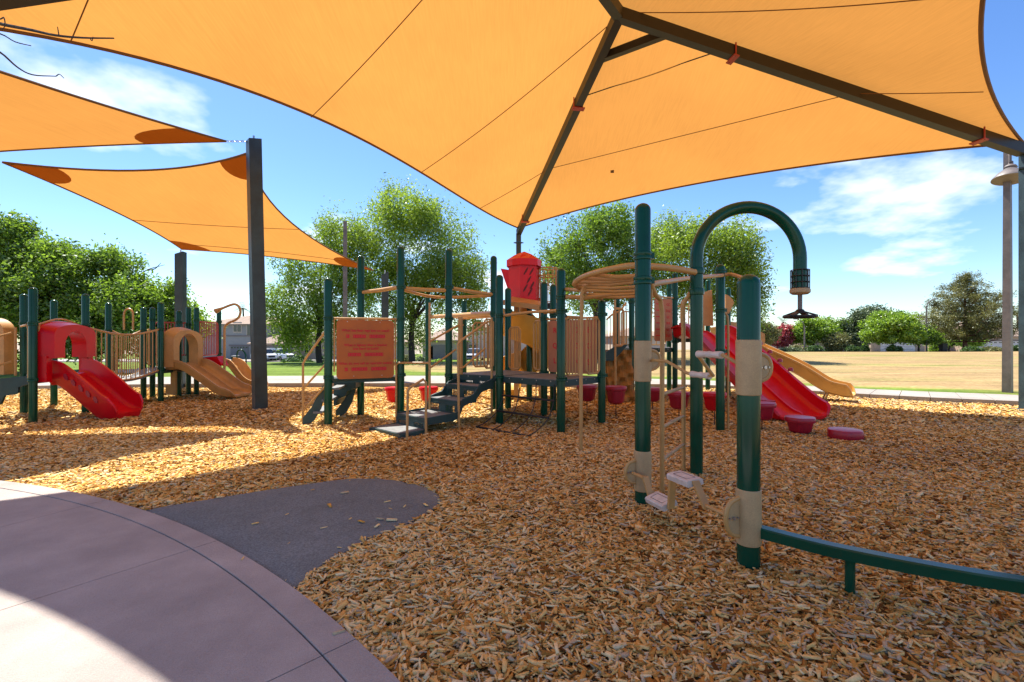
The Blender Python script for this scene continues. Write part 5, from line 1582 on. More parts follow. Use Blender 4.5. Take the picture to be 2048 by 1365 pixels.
def tree(name, label, x, y, blobs, nclump, per, sig, leaf, lm, bark=None, trunk=.18, fork=.35, wk=.42, droop=.25, cat='tree', group=None, stems=1, seed=0, zbase=None, shell=.55, zmin=.25):
    """blobs: (dx, dy, z, rx, ry, rz, weight) crown ellipsoids relative to the base"""
    rs = np.random.default_rng(seed + 11)
    z0 = float(gz(x, y)) if zbase is None else zbase
    root = thing(name, (x, y, z0), label, cat, group)
    base = V(x, y, z0)
    # every crown mass gets smaller satellite masses, so the outline is lumpy with gaps
    sat = []
    for b in blobs:
        rr_ = (b[3] + b[5]) / 2
        ns_ = max(5, int(5 + 4 * b[6]))
        for q in range(ns_):
            u_ = rs.normal(size=3); u_ /= np.linalg.norm(u_)
            kx = rs.uniform(.62, 1.02); sz = rr_ * rs.uniform(.20, .40)
            sat.append((b[0] + u_[0] * b[3] * kx, b[1] + u_[1] * b[4] * kx, b[2] + u_[2] * b[5] * kx, sz * rs.uniform(.8, 1.3), sz, sz * rs.uniform(.7, 1.1), b[6] / ns_ * 1.25, rs.uniform(0, 1)))
    allb = [(*b[:6], b[6] * .75, .4) for b in blobs] + sat
    w = np.array([b[6] for b in allb]); w = w / w.sum()
    nclump = int(nclump * 1.85)
    bi = rs.choice(len(allb), nclump, p=w)
    u = rs.normal(size=(nclump, 3)); u /= np.linalg.norm(u, axis=1)[:, None]
    rad = rs.uniform(.3 ** 3, 1, nclump) ** (1 / 3)
    rad *= 1 + .10 * rs.normal(size=nclump)
    bl = np.array([b[:6] for b in allb])[bi]
    cs = bl[:, :3] + u * rad[:, None] * bl[:, 3:6]
    lo_ = cs[:, 2] < zmin; cs[lo_, 2] = zmin + rs.uniform(0, .9, lo_.sum())
    cs += np.array([x, y, z0])
    ctint = np.clip(np.array([b[7] for b in allb])[bi] * .6 + rs.uniform(0, .4, nclump), 0, 1)
    sig = np.asarray(sig) * .74
    v, t = clump_leaves(cs, int(per * 1.15), sig, leaf[0], leaf[1], wk * 1.15, droop, ctint)
    np_mesh('crown', v, fq(len(v) // 4), lm, root, tint=t)
    tr = MB()
    cz_ = np.mean([b[2] for b in blobs])
    for k in range(stems):
        a = 2 * math.pi * k / max(stems, 1) + 1
        sp = .25 * trunk * 4 if stems > 1 else 0
        top = base + V(math.cos(a) * sp * 2.2, math.sin(a) * sp * 2.2, cz_ * fork + .4)
        b0 = base + V(math.cos(a) * sp * .4, math.sin(a) * sp * .4, -.3)
        mid = b0.lerp(top, .55) + V(rs.normal() * .12, rs.normal() * .12, 0)
        tr.tube([b0, mid, top], [trunk / math.sqrt(stems), trunk * .8 / math.sqrt(stems), trunk * .65 / math.sqrt(stems)], 9, smooth=3)
        nb = max(5, 14 // stems)
        for i in rs.choice(nclump, nb, replace=False):
            e = Vector(cs[i])
            m = top.lerp(e, .5) + V(rs.normal() * .2, rs.normal() * .2, .25 + rs.normal() * .15)
            q = top.lerp(m, .5) + V(0, 0, .1)
            tr.tube([top - V(0, 0, .1), q, m, e], [trunk * .42, trunk * .32, trunk * .2, trunk * .06], 6, smooth=2)
    tr.build('trunk', bark or BARK, root)
    return root

LM1 = leaf_mat('willow leaves', (0.06, 0.125, 0.008), (0.36, 0.50, 0.04), .62)
LM2 = leaf_mat('mesquite leaves', (0.035, 0.085, 0.010), (0.30, 0.47, 0.035), .6)
LM3 = leaf_mat('bright leaves', (0.09, 0.17, 0.010), (0.36, 0.54, 0.04), .55)
LM4 = leaf_mat('grey green leaves', (0.05, 0.075, 0.03), (0.17, 0.22, 0.10), .35)
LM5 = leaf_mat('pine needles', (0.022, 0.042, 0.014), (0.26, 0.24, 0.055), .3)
LM6 = leaf_mat('pink blossoms', (0.25, 0.03, 0.04), (0.62, 0.12, 0.13), .4)
LM7 = leaf_mat('hedge leaves', (0.02, 0.05, 0.01), (0.10, 0.19, 0.035), .3)
LM8 = leaf_mat('palm fronds', (0.05, 0.075, 0.02), (0.19, 0.22, 0.08), .3)
LM9 = leaf_mat('olive leaves', (0.09, 0.10, 0.03), (0.30, 0.29, 0.10), .35)
GT = 'park trees behind the playground'
# centre trees
Yc = 31
def X(px, Y): return (px - CX) * Y / F
def Zp(py, Y): return EYE - (py - CY) * Y / F
k = Yc / F
def cblobs(px0, Y, lst):
    """(px, py, half width px, half height px, weight) -> blobs relative to base"""
    x0 = X(px0, Y); z0 = float(gz(x0, Y)); s = Y / F
    return [((px - px0) * s, dyy, Zp(py, Y) - z0, hw * s, max(hw * s * .9, 1.0), hh * s, wt) for px, py, hw, hh, wt, dyy in lst]
tree('willow_tree', 'drooping light green tree with its crown behind the low orange sail', X(640, 29), 29, cblobs(640, 29, [(650, 520, 75, 85, 2.2, 0), (600, 600, 62, 70, 1.6, -.5), (690, 470, 55, 50, 1.0, .5), (640, 640, 70, 45, 1.0, 0), (575, 640, 30, 40, .5, 0), (700, 600, 60, 70, 1, .4)]), 330, 58, (.36, .36, .40), (.12, .25), LM1, BARKG, .2, .4, .3, .45, group=GT, seed=1)
tree('willow_tree', 'tallest drooping green tree behind the overhead ring of the main structure', X(825, 32), 32, cblobs(825, 32, [(830, 480, 110, 95, 2.6, 0), (810, 415, 62, 50, 1.0, 0), (760, 545, 80, 80, 1.4, .6), (900, 540, 80, 90, 1.8, -.4), (835, 600, 110, 70, 1.6, 0), (935, 600, 45, 60, .6, 0), (790, 640, 60, 40, .5, 0)]), 480, 62, (.42, .42, .46), (.13, .27), LM1, BARKG, .24, .4, .3, .45, group=GT, seed=2)
tree('mesquite_tree', 'dark branched green tree behind the red turret and overhead ladder', X(1190, 30), 30, cblobs(1190, 30, [(1190, 500, 105, 70, 2.4, 0), (1215, 450, 62, 42, 1.0, 0), (1130, 520, 58, 60, .9, .4), (1255, 540, 65, 65, 1.0, -.4), (1180, 570, 100, 45, .8, 0)]), 330, 58, (.38, .38, .36), (.12, .26), LM2, BARKG, .22, .42, .36, .3, group=GT, seed=3)
tree('mesquite_tree', 'spreading green tree behind the green spinner arch', X(1405, 31), 31, cblobs(1405, 31, [(1395, 500, 110, 66, 2.2, 0), (1340, 470, 60, 46, 1.0, 0), (1460, 520, 66, 60, 1.2, -.4), (1410, 580, 105, 60, 1.2, 0), (1495, 560, 38, 50, .5, 0), (1330, 570, 50, 60, .6, .4), (1500, 620, 30, 35, .3, 0)]), 380, 56, (.40, .40, .38), (.12, .26), LM1, BARKG, .22, .4, .34, .35, group=GT, seed=4)
# left mass
tree('mesquite_tree', 'tall dark green tree with a pointed top behind the red hooded slide', X(60, 20), 20, cblobs(60, 20, [(50, 545, 100, 70, 2, 0), (42, 490, 30, 40, .7, 0), (38, 455, 12, 22, .25, 0), (110, 505, 30, 22, .4, 0), (5, 490, 24, 20, .3, 0), (0, 600, 90, 60, 1.2, 0), (100, 600, 90, 60, 1.4, -.4), (60, 660, 110, 50, 1.2, 0), (-70, 560, 80, 80, 1, .5)]), 400, 56, (.30, .30, .26), (.10, .20), LM2, BARKG, .18, .4, .42, .15, group=GT, seed=5, stems=3)
tree('mesquite_tree', 'dense bright green bushy tree behind the barred bridge', X(225, 21), 21, cblobs(225, 21, [(200, 570, 90, 55, 2, 0), (240, 630, 110, 60, 2, -.4), (160, 620, 80, 60, 1.2, 0), (220, 520, 40, 24, .5, 0), (250, 680, 100, 40, 1, -.4)]), 380, 56, (.30, .30, .26), (.10, .20), LM2, BARKG, .18, .4, .42, .15, group=GT, seed=6, stems=3)
tree('mesquite_tree', 'yellow green bushy tree behind the tan slide hood', X(335, 22), 22, cblobs(335, 22, [(330, 610, 55, 42, 1.5, 0), (345, 655, 60, 40, 1.5, 0), (300, 640, 50, 50, 1, 0), (375, 640, 22, 40, .4, 0)]), 170, 54, (.28, .28, .24), (.10, .20), LM3, BARKG, .14, .4, .42, .15, group=GT, seed=7, stems=2)
# bare twigs above the yellow green tree
bt = thing('bare_shrub', (X(285, 23), 23, float(gz(X(285, 23), 23))), 'leafless grey shrub with thin bare branches above the bushy trees', 'shrub')
tw_ = MB(); b0 = V(X(285, 23), 23, float(gz(X(285, 23), 23)) - .2)
tw_.tube([b0, P(283, 600, 23), P(268, 556, 23)], [.12, .06, .04], 6)
for a, b, c in (((268, 556), (276, 530), (264, 498)), ((268, 558), (295, 540), (330, 530)), ((295, 541), (310, 538), (322, 526)), ((270, 545), (285, 528), (292, 520)), ((268, 556), (290, 560), (318, 552)), ((283, 600), (300, 575), (325, 556)), ((283, 600), (262, 570), (256, 530))):
    tw_.tube([P(*a, 23), P(*b, 23), P(*c, 23)], [.04, .028, .010], 5, smooth=3)
tw_.build('branches', BARK, bt)

# overhanging bare branches top left (tree beside the plaza)
bz = thing('bare_tree', (-6.6, 4.6, 0), 'leafless dark tree whose thin twigs hang below the canopy edge', 'tree')
bm = MB()
bm.tube([V(-6.6, 4.6, -.1), V(-6.5, 4.55, 2.2), V(-6.1, 4.5, 4.4)], [.10, .08, .05], 8, smooth=3)
Yb = 4.5
for path, r0, r1 in (([(-140, 20), (-40, 35), (0, 48), (60, 60), (110, 71), (165, 76), (228, 77)], .02, .006), ([(-140, 60), (-40, 90), (0, 105), (35, 135), (65, 150), (112, 153)], .014, .004), ([(-140, 30), (-60, 55), (0, 68), (30, 84), (62, 92)], .010, .004),
                     ([(-20, 45), (2, 38), (8, 36), (10, 52), (3, 60)], .007, .003), ([(118, 72), (116, 60), (115, 54)], .005, .003), ([(180, 77), (184, 82), (186, 74)], .005, .003), ([(112, 153), (119, 149), (128, 157)], .005, .003)):
    bm.tube([P(px, py, Yb + .0005 * (px + 140)) for px, py in path], [r0, r1], 6, smooth=3) if False else bm.tube(smooth_path([P(px, py, Yb) for px, py in path], 4), [r0, r1], 6)
bm.tube([V(-6.1, 4.5, 4.4), P(-140, 20, Yb)], [.05, .02], 6); bm.tube([V(-6.3, 4.52, 3.6), P(-140, 60, Yb)], [.03, .014], 6); bm.tube([V(-6.2, 4.5, 4.0), P(-140, 30, Yb)], [.02, .01], 6)
bm.build('branches', BARKG, bz)

# ------------------------------------------------------------ far row on the right
GF = 'trees along the far street'
tree('palo_verde_tree', 'bright lime green tree beside the pink bush across the lawn', X(1625, 66), 66, cblobs(1625, 66, [(1610, 660, 26, 20, 1.2, 0), (1640, 668, 28, 18, 1.2, 0), (1600, 672, 22, 16, 1, 0), (1660, 665, 18, 18, .6, 0), (1625, 648, 18, 12, .5, 0)]), 150, 44, (.45, .45, .4), (.2, .42), LM3, BARKG, .16, .4, .45, .1, group=GF, zmin=1.6, seed=21, stems=2)
tree('ash_tree', 'dark rounded green tree between the lime tree and grey green tree', X(1668, 74), 74, cblobs(1668, 74, [(1665, 652, 26, 16, 1, 0), (1690, 668, 26, 20, 1, 0), (1645, 660, 16, 14, .5, 0)]), 120, 44, (.5, .5, .4), (.22, .45), LM2, BARKG, .2, .4, .45, .1, group=GF, zmin=1.6, seed=22)
tree('olive_tree', 'tall grey green tree behind the rounded bright green tree', X(1715, 72), 72, cblobs(1715, 72, [(1715, 655, 30, 32, 1.5, 0), (1745, 640, 34, 26, 1.3, 0), (1705, 672, 26, 20, 1, 0), (1770, 655, 30, 28, 1, 0)]), 240, 44, (.5, .5, .45), (.22, .45), LM4, BARK, .22, .4, .4, .15, group=GF, zmin=1.6, seed=23)
tree('desert_shrub', 'yellowish upright shrub under the grey green tree', X(1680, 64), 64, cblobs(1680, 64, [(1680, 688, 20, 14, 1, 0), (1665, 684, 12, 10, .5, 0)]), 60, 40, (.35, .35, .4), (.2, .42), LM9, BARK, .08, .3, .3, .0, cat='shrub', group=GF, zmin=.3, seed=24, stems=3)
tree('palo_verde_tree', 'rounded bright green tree on forked dark trunks across the lawn', X(1785, 62), 62, cblobs(1785, 62, [(1785, 650, 46, 24, 2, 0), (1755, 668, 30, 18, 1, 0), (1815, 665, 28, 20, 1, 0), (1790, 640, 34, 14, 1, 0), (1785, 675, 50, 12, .7, 0)]), 300, 46, (.42, .42, .34), (.2, .4), LM3, BARKG, .2, .42, .45, .1, group=GF, zmin=1.6, seed=25, stems=2)
tree('ash_tree', 'small dark green tree between the bright tree and the pine', X(1838, 64), 64, cblobs(1838, 64, [(1838, 672, 26, 18, 1.4, 0), (1855, 680, 22, 12, .8, 0), (1825, 660, 20, 14, .6, 0)]), 130, 44, (.4, .4, .32), (.2, .4), LM2, BARKG, .14, .4, .45, .1, group=GF, zmin=1.6, seed=26)
tree('mesquite_tree', 'low green tree behind the pine trunk', X(1900, 78), 78, cblobs(1900, 78, [(1890, 682, 26, 14, 1, 0), (1935, 680, 24, 14, 1, 0)]), 110, 40, (.5, .5, .35), (.22, .45), LM3, BARKG, .16, .4, .45, .1, group=GF, zmin=1.6, seed=27)
tree('bougainvillea', 'pink flowering bush beside the lime green tree', X(1566, 66), 66, cblobs(1566, 66, [(1566, 668, 15, 15, 1.5, 0), (1560, 682, 16, 10, 1, 0)]), 90, 44, (.32, .32, .3), (.2, .38), LM6, BARK, .08, .3, .5, .05, cat='bush', group=GF, zmin=.4, seed=28, stems=3)
tree('ash_tree', 'brownish tree crown behind the wave slide', X(1525, 60), 60, cblobs(1525, 60, [(1525, 668, 24, 22, 1.5, 0), (1540, 678, 16, 16, 1, 0), (1510, 650, 16, 16, .5, 0)]), 120, 44, (.4, .4, .36), (.2, .4), LM9, BARKG, .16, .4, .45, .1, group=GF, zmin=1.6, seed=29)
# pine
def pine():
    x, y = X(1930, 64), 64.0
    z0 = float(gz(x, y)); s = y / F
    root = thing('pine_tree', (x, y, z0), 'large broad dark pine with layered boughs across the lawn', 'tree', GF)
    rs = np.random.default_rng(5)
    H_ = (705 - 553) * s
    tk = MB().tube([V(x, y, z0 - .3), V(x, y, z0 + H_ * .5), V(x, y, z0 + H_ * .96)], [.30, .2, .04], 9, smooth=3)
    cs, tt = [], []
    for lvl in range(11):
        t = lvl / 10
        z = .15 + .78 * t
        R = (88 * (1 - t) ** .58 * (.86 if lvl == 0 else 1) + 7) * s
        nb = int(10 - 5 * t)
        for b in range(nb):
            a = 2 * math.pi * (b + rs.uniform(-.25, .25)) / nb + lvl * .7
            Rl = R * rs.uniform(.70, 1.10)
            zo = rs.normal() * .22
            dv = V(math.cos(a), math.sin(a), 0)
            r0 = V(x, y, z0 + H_ * z - .1)
            tip_ = r0 + dv * Rl + V(0, 0, Rl * .20 + zo)
            tk.tube([r0, r0 + dv * Rl * .5 + V(0, 0, zo * .3), tip_], [.07 * (1.2 - t), .04, .015], 5)
            ns_ = max(3, int(Rl / .40))
            ct = rs.uniform(0, 1)
            for q in range(ns_):
                f_ = .22 + .78 * (q + .5) / ns_
                c = r0 + dv * Rl * f_ + V(0, 0, (Rl * .20 + zo) * f_ ** 1.6 + .12)
                w = .10 + .34 * math.sin(math.pi * min(1, f_ * .95)) * min(1, Rl / 3)
                cs.append((c.x + rs.normal() * w, c.y + rs.normal() * w, c.z + rs.normal() * .07)); tt.append(min(1, ct * .5 + .5 * f_))  # tint lightens towards the bough tips: lit tops put into the needle colour
    for q in range(22):
        cs.append((x + rs.normal() * .45, y + rs.normal() * .45, z0 + H_ * rs.uniform(.86, 1.0))); tt.append(rs.uniform(.3, 1))
    cs = np.array(cs)
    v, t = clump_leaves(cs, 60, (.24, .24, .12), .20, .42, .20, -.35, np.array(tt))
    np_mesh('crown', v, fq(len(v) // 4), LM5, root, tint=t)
    tk.build('trunk', BARKR, root)
pine()
def palm(px, ptop, Y, r, label, seed):
    x = X(px, Y); z0 = float(gz(x, Y)); zt = Zp(ptop, Y) - r * .2
    rs = np.random.default_rng(seed)
    root = thing('palm_tree', (x, Y, z0), label, 'palm tree', 'palms beyond the houses')
    MB().tube([V(x, Y, z0 - .2), V(x + .2, Y, (z0 + zt) / 2), V(x, Y, zt)], [.22, .16, .15], 8, smooth=3).build('trunk', BARK, root)
    vs, ts = [], []
    for b in range(30):
        a = rs.uniform(0, 2 * math.pi); e = rs.uniform(-.5, 1.25)
        d = np.array([math.cos(a) * math.cos(e), math.sin(a) * math.cos(e), math.sin(e)])
        L = r * rs.uniform(.8, 1.1)
        for q in range(12):
            f_ = (q + 1) / 12
            c = np.array([x, Y, zt]) + d * L * f_ + np.array([0, 0, -L * .35 * f_ * f_])
            for sg in (-1, 1):
                sd2 = np.array([-math.sin(a), math.cos(a), 0]) * sg
                dirl = d * .5 + sd2 * .8 + np.array([0, 0, -.25]); dirl /= np.linalg.norm(dirl)
                ll = L * .28 * (1 - .5 * f_)
                s2 = np.cross(dirl, [0, 0, 1.0]); s2 /= np.linalg.norm(s2) + 1e-9
                c2 = c + dirl * ll / 2
                vs.append([c2 - dirl * ll / 2, c2 + s2 * .05, c2 + dirl * ll / 2, c2 - s2 * .05]); ts += [rs.uniform(.1, .9)] * 4
    v = np.array(vs).reshape(-1, 3)
    np_mesh('crown', v, fq(len(v) // 4), LM8, root, tint=np.array(ts))
palm(1566, 640, 95, 2.2, 'fan palm behind the pink bush', 31)
palm(486, 612, 95, 2.2, 'fan palm rising behind the two storey house roof', 32)
palm(2034, 622, 95, 2.0, 'slim palm beyond the grey lamp post', 33)

# hedges and shrubs
def shrub(px, pb, Y, wpx, hpx, label, lm=LM7, seed=0, n=90, cat='shrub', group='clipped shrubs along the far street'):
    x = X(px, Y); z0 = float(gz(x, Y)); s = Y / F
    rx, rz = wpx * s / 2, hpx * s
    root = thing('shrub', (x, Y, z0), label, cat, group)
    rs = np.random.default_rng(seed)
    u = rs.normal(size=(n, 3)); u[:, 2] = np.abs(u[:, 2]); u /= np.linalg.norm(u, axis=1)[:, None]
    cs = u * np.array([rx * .9, rx * .8, rz * .9]) + np.array([x, Y, z0 + .05])
    v, t = clump_leaves(cs, 40, (rx * .12 + .06, rx * .12 + .06, rz * .08 + .04), .12, .3, .5, 0)
    np_mesh('foliage', v, fq(len(v) // 4), lm, root, tint=t)
    MB().lathe(V(x, Y, z0 - .1), [(rx * .8, 0), (rx * .85, rz * .35), (rx * .6, rz * .75), (.0001, rz * .9)], 14, sy=.85).build('inner_mass', mat('dark green shrub core', (.02, .04, .012), .95), root)  # solid dark green core inside the leaves
for i, (px, Y, w, h, lb) in enumerate(((583, 60, 37, 13, 'wide clipped green hedge in front of the white sport utility cars'), (600, 63, 24, 16, 'rounded green hedge right of the white sport utility cars'), (618, 60, 24, 9, 'low green hedge in front of the arched window house'), (645, 62, 26, 14, 'dark green hedge by the tree trunk near the arched windows'),
                                        (845, 58, 34, 16, 'pale green rounded hedge behind the riddle panel'), (877, 57, 26, 10, 'bright green low hedge behind the transfer stair'), (815, 60, 26, 18, 'yellow green shrub beside the pale hedge'),
                                        (1947, 58, 36, 9, 'flat clipped green hedge beside the pine trunk'), (1983, 57, 34, 8, 'low olive ground shrub right of the pine'), (2030, 57, 14, 10, 'small green shrub between the lamp post and canopy post'),
                                        (1875, 66, 26, 17, 'rounded bright green shrub left of the dark bin'), (1705, 62, 22, 11, 'green shrub under the grey green tree'), (1783, 60, 14, 12, 'small green shrub at the forked trunks'), (1797, 60, 10, 9, 'small dark shrub beside the forked trunks'),
                                        (1630, 62, 30, 12, 'green shrub at the foot of the lime tree'), (1582, 60, 40, 7, 'low pale ground cover mound by the pink bush'), (1590, 63, 28, 12, 'yellow flowering shrub by the pink bush'), (1665, 66, 26, 10, 'dark shrub by the house window'), (1730, 63, 12, 14, 'narrow green shrub by the wall column'))):
    shrub(px, 0, Y, w, h, lb, LM9 if ('yellow' in lb or 'olive' in lb) else (LM3 if 'bright' in lb else (LM4 if 'pale' in lb else LM7)), seed=100 + i, n=40)

# rocks by the left shrubs
for i, (px, Y, r) in enumerate(((262, 19.2, .22), (283, 19.4, .28), (303, 19.3, .24), (326, 19.5, .26), (240, 19.4, .2), (205, 18.6, .22), (95, 18.9, .25))):
    x = X(px, Y); rs = np.random.default_rng(i)
    b = MB().lathe(V(0, 0, 0), [(.6, -.3), (1, .1), (.9, .55), (.5, .9), (.0001, 1.0)], 9)
    b.v = [V(v.x * r * (1 + rs.normal() * .1) + x, v.y * r * (1 + rs.normal() * .1) + Y, v.z * r * .7 * (1 + rs.normal() * .08) + float(gz(x, Y))) for v in b.v]
    tag(b.build('boulder', ROCK, smooth=False), 'pale boulder at the foot of the bushy trees beyond the path', 'boulder', 'boulders under the bushy trees')

# ============================================================ HOUSES, CARS, STREET
def strip(name, pts0, pts1, m, lift):
    b = MB()
    for a, c in zip(pts0, pts1):
        b.v += [V(a[0], a[1], float(gz(*a)) + lift), V(c[0], c[1], float(gz(*c)) + lift)]
    for i in range(len(pts0) - 1):
        b.f.append((2 * i, 2 * i + 1, 2 * i + 3, 2 * i + 2))
    return tag(b.build(name, m, smooth=False), kind='structure')
xs_ = list(np.linspace(-120, 140, 66))
strip('road', [(x, 62.5) for x in xs_], [(x, 69.0) for x in xs_], ROAD, .05)
strip('pavement', [(x, 60.6) for x in xs_], [(x, 62.3) for x in xs_], CONC2, .10)
strip('driveway', [(x, 69.2) for x in xs_ if -80 < x < -22], [(x, 77.5) for x in xs_ if -80 < x < -22], CONC2, .10)
strip('driveway', [(x, 69.2) for x in xs_ if 44 < x < 110], [(x, 86.0) for x in xs_ if 44 < x < 110], CONC2, .10)

def house(x0, x1, y, depth, zb, eave, rise, wall, label, wins=(), doors=(), garages=(), extra=(), rot=0, gd=GDOOR):
    root = thing('house', ((x0 + x1) / 2, y, zb), label, 'house', 'houses along the far street')
    w = MB().box(((x0 + x1) / 2, y + depth / 2, zb + eave / 2 - .2), (x1 - x0, depth, eave + .4)).build('wall', wall, root, smooth=False)
    o = .5; ze = zb + eave
    xa, xb, ya, yb = x0 - o, x1 + o, y - o, y + depth + o
    hx = min((xb - xa), (yb - ya)) / 2
    if xb - xa > yb - ya: r0, r1 = (xa + hx, (ya + yb) / 2), (xb - hx, (ya + yb) / 2)
    else: r0, r1 = ((xa + xb) / 2, ya + hx), ((xa + xb) / 2, yb - hx)
    b = MB(); zt = ze + rise
    b.add([(xa, ya, ze), (xb, ya, ze), (xb, yb, ze), (xa, yb, ze), (r0[0], r0[1], zt), (r1[0], r1[1], zt), (xa, ya, ze - .2), (xb, ya, ze - .2), (xb, yb, ze - .2), (xa, yb, ze - .2)],
          ([(0, 1, 5, 4), (1, 2, 5), (2, 3, 4, 5), (3, 0, 4)] if xb - xa > yb - ya else [(0, 1, 4), (1, 2, 5, 4), (2, 3, 5), (3, 0, 4, 5)]) + [(6, 7, 1, 0), (7, 8, 2, 1), (8, 9, 3, 2), (9, 6, 0, 3), (9, 8, 7, 6)])
    ro = b.build('roof', TILE, root, smooth=False)
    # tile courses as low ridges on the front slope
    fr = MB()
    for k_ in range(1, 9):
        t = k_ / 9
        a = V(xa, ya, ze).lerp(V(r0[0], r0[1], zt), t); c = V(xb, ya, ze).lerp(V(r1[0], r1[1], zt), t)
        fr.tube([a, c], .045, 4)
    fr.build('tile_course', TILE, ro)
    for (wx, wz, ww, wh_) in wins:
        f_ = MB().box((wx, y - .03, wz), (ww + .24, .10, wh_ + .24)).build('window', STUC3, root, smooth=False)
        MB().box((wx, y - .09, wz), (ww, .04, wh_)).build('pane', GLASS, f_, smooth=False)
        MB().box((wx, y - .12, wz), (.06, .03, wh_)).build('mullion', STUC3, f_, smooth=False)
    for (wx, ww, wh_) in doors:
        MB().box((wx, y - .05, zb + wh_ / 2), (ww, .10, wh_)).build('door', TRIM, root, smooth=False)
    for (wx, ww, wh_) in garages:
        g = MB().box((wx, y - .04, zb + wh_ / 2), (ww, .08, wh_)).build('garage_door', gd, root, smooth=False)
        for k_ in range(1, 4):
            MB().box((wx, y - .085, zb + wh_ * k_ / 4), (ww, .02, .03)).build('door_groove', TRIM, g, smooth=False)
        for k_ in range(6):
            MB().box((wx - ww / 2 + ww * (k_ + .5) / 6, y - .085, zb + wh_ * .88), (ww / 9, .02, wh_ * .10)).build('door_pane', GLASS, g, smooth=False)
        MB().box((wx, y - .08, zb + wh_ + .12), (ww + .5, .16, .2)).build('door_header', TRIM, root, smooth=False)
    for (a, c, m_) in extra:
        MB().box(a, c).build('trim_band', m_, root, smooth=False)
    return root
Yh = 79.0
zl = float(gz(-40, 79)); zL2 = zl
def hx_(px, Y=Yh): return X(px, Y)
house(hx_(402), hx_(560), Yh, 11, zl, 5.9, 1.75, STUC, 'grey two storey stucco house with hip roof behind the parked white cars',
      wins=((hx_(475), Zp(655, Yh), 1.2, 1.5), (hx_(502), Zp(660, Yh), 1.2, 1.9), (hx_(548), Zp(662, Yh), 1.1, 1.6)), garages=((hx_(479), 2.9, 2.2),),
      extra=(((hx_(485), Yh - .05, Zp(672, Yh)), (hx_(560) - hx_(410), .14, .18), TRIM),))
house(hx_(533), hx_(620), 74.5, 6, zl, 2.7, 1.4, STUC2, 'single storey garage wing beside the grey two storey house', garages=((hx_(552, 74.5), 4.8, 2.1),), gd=STUC)
house(hx_(606, 77), hx_(690, 77), 77, 9, zl, 3.5, 1.5, STUC2, 'beige single storey house with two arched windows behind the hedges', wins=((hx_(595 + 15, 77), Zp(694, 77), .9, 1.7), (hx_(604 + 14, 77), Zp(694, 77), .9, 1.7)))
house(X(745, 80), X(800, 80), 80, 9, float(gz(-20, 80)), 2.9, 1.6, STUC3, 'pale stucco house behind the tall drooping tree', wins=((X(780, 80), Zp(690, 80), 1.4, 1.2),))
house(X(845, 78), X(925, 78), 78, 10, float(gz(-12, 78)), 3.2, 2.2, STUC2, 'beige house with a dark gate behind the transfer stairs', doors=((X(877, 78), 2.6, 2.4), (X(860, 78), 1.0, 2.2)))
house(X(935, 84), X(1065, 84), 84, 10, float(gz(-5, 84)), 5.4, 1.7, STUC3, 'pale two storey house behind the silver parked car', wins=((X(955, 84), Zp(650, 84), 1.1, 1.5), (X(985, 84), Zp(650, 84), 1.1, 1.5)), doors=((X(945, 84), 1.2, 2.3),))
house(X(1095, 84), X(1200, 84), 84, 10, float(gz(8, 84)), 3.0, 1.8, STUC2, 'beige house seen behind the letter panel', wins=((X(1140, 84), Zp(690, 84), 1.6, 1.2),))
house(X(1225, 86), X(1335, 86), 86, 10, float(gz(22, 86)), 3.0, 1.8, STUC3, 'pale house seen behind the climbing wall', wins=((X(1290, 86), Zp(690, 86), 1.6, 1.2),))
zr = float(gz(60, 88))
house(X(1470, 88), X(1585, 88), 88, 10, zr, 3.2, 2.6, STUC3, 'pale stucco house behind the yellow wave slide', wins=((X(1560, 88), Zp(690, 88), 1.4, 1.2),))
house(X(1600, 90), X(1740, 90), 90, 11, zr, 3.1, 1.9, STUC2, 'low beige stucco house behind the lime green tree', wins=((X(1660, 90), Zp(692, 90), 2.2, 1.5), (X(1695, 90), Zp(690, 90), 1.2, 1.2)), doors=((X(1632, 90), 1.1, 2.2),), extra=(((X(1730, 90), 89.6, zr + 1.5), (.9, .8, 3.0), BRICKR),))
house(X(1742, 88), X(1850, 88), 88, 11, zr, 2.9, 2.2, STUC2, 'beige house with a white garage door behind the forked trees', garages=((X(1795, 88), 6.4, 2.0),), gd=GDOORW)
house(X(1862, 94), X(1930, 94), 94, 9, zr, 2.8, 1.2, STUC2, 'low beige wall house behind the pine trunk', doors=((X(1900, 94), 1.2, 2.1),))
house(X(1935, 90), X(2085, 90), 90, 12, zr, 3.0, 3.3, STUC2, 'beige house with tiled roof and wide white garage doors right of the pine', garages=((X(1976, 90), 5.4, 2.0), (X(2050, 90), 5.4, 2.0)), gd=GDOORW)

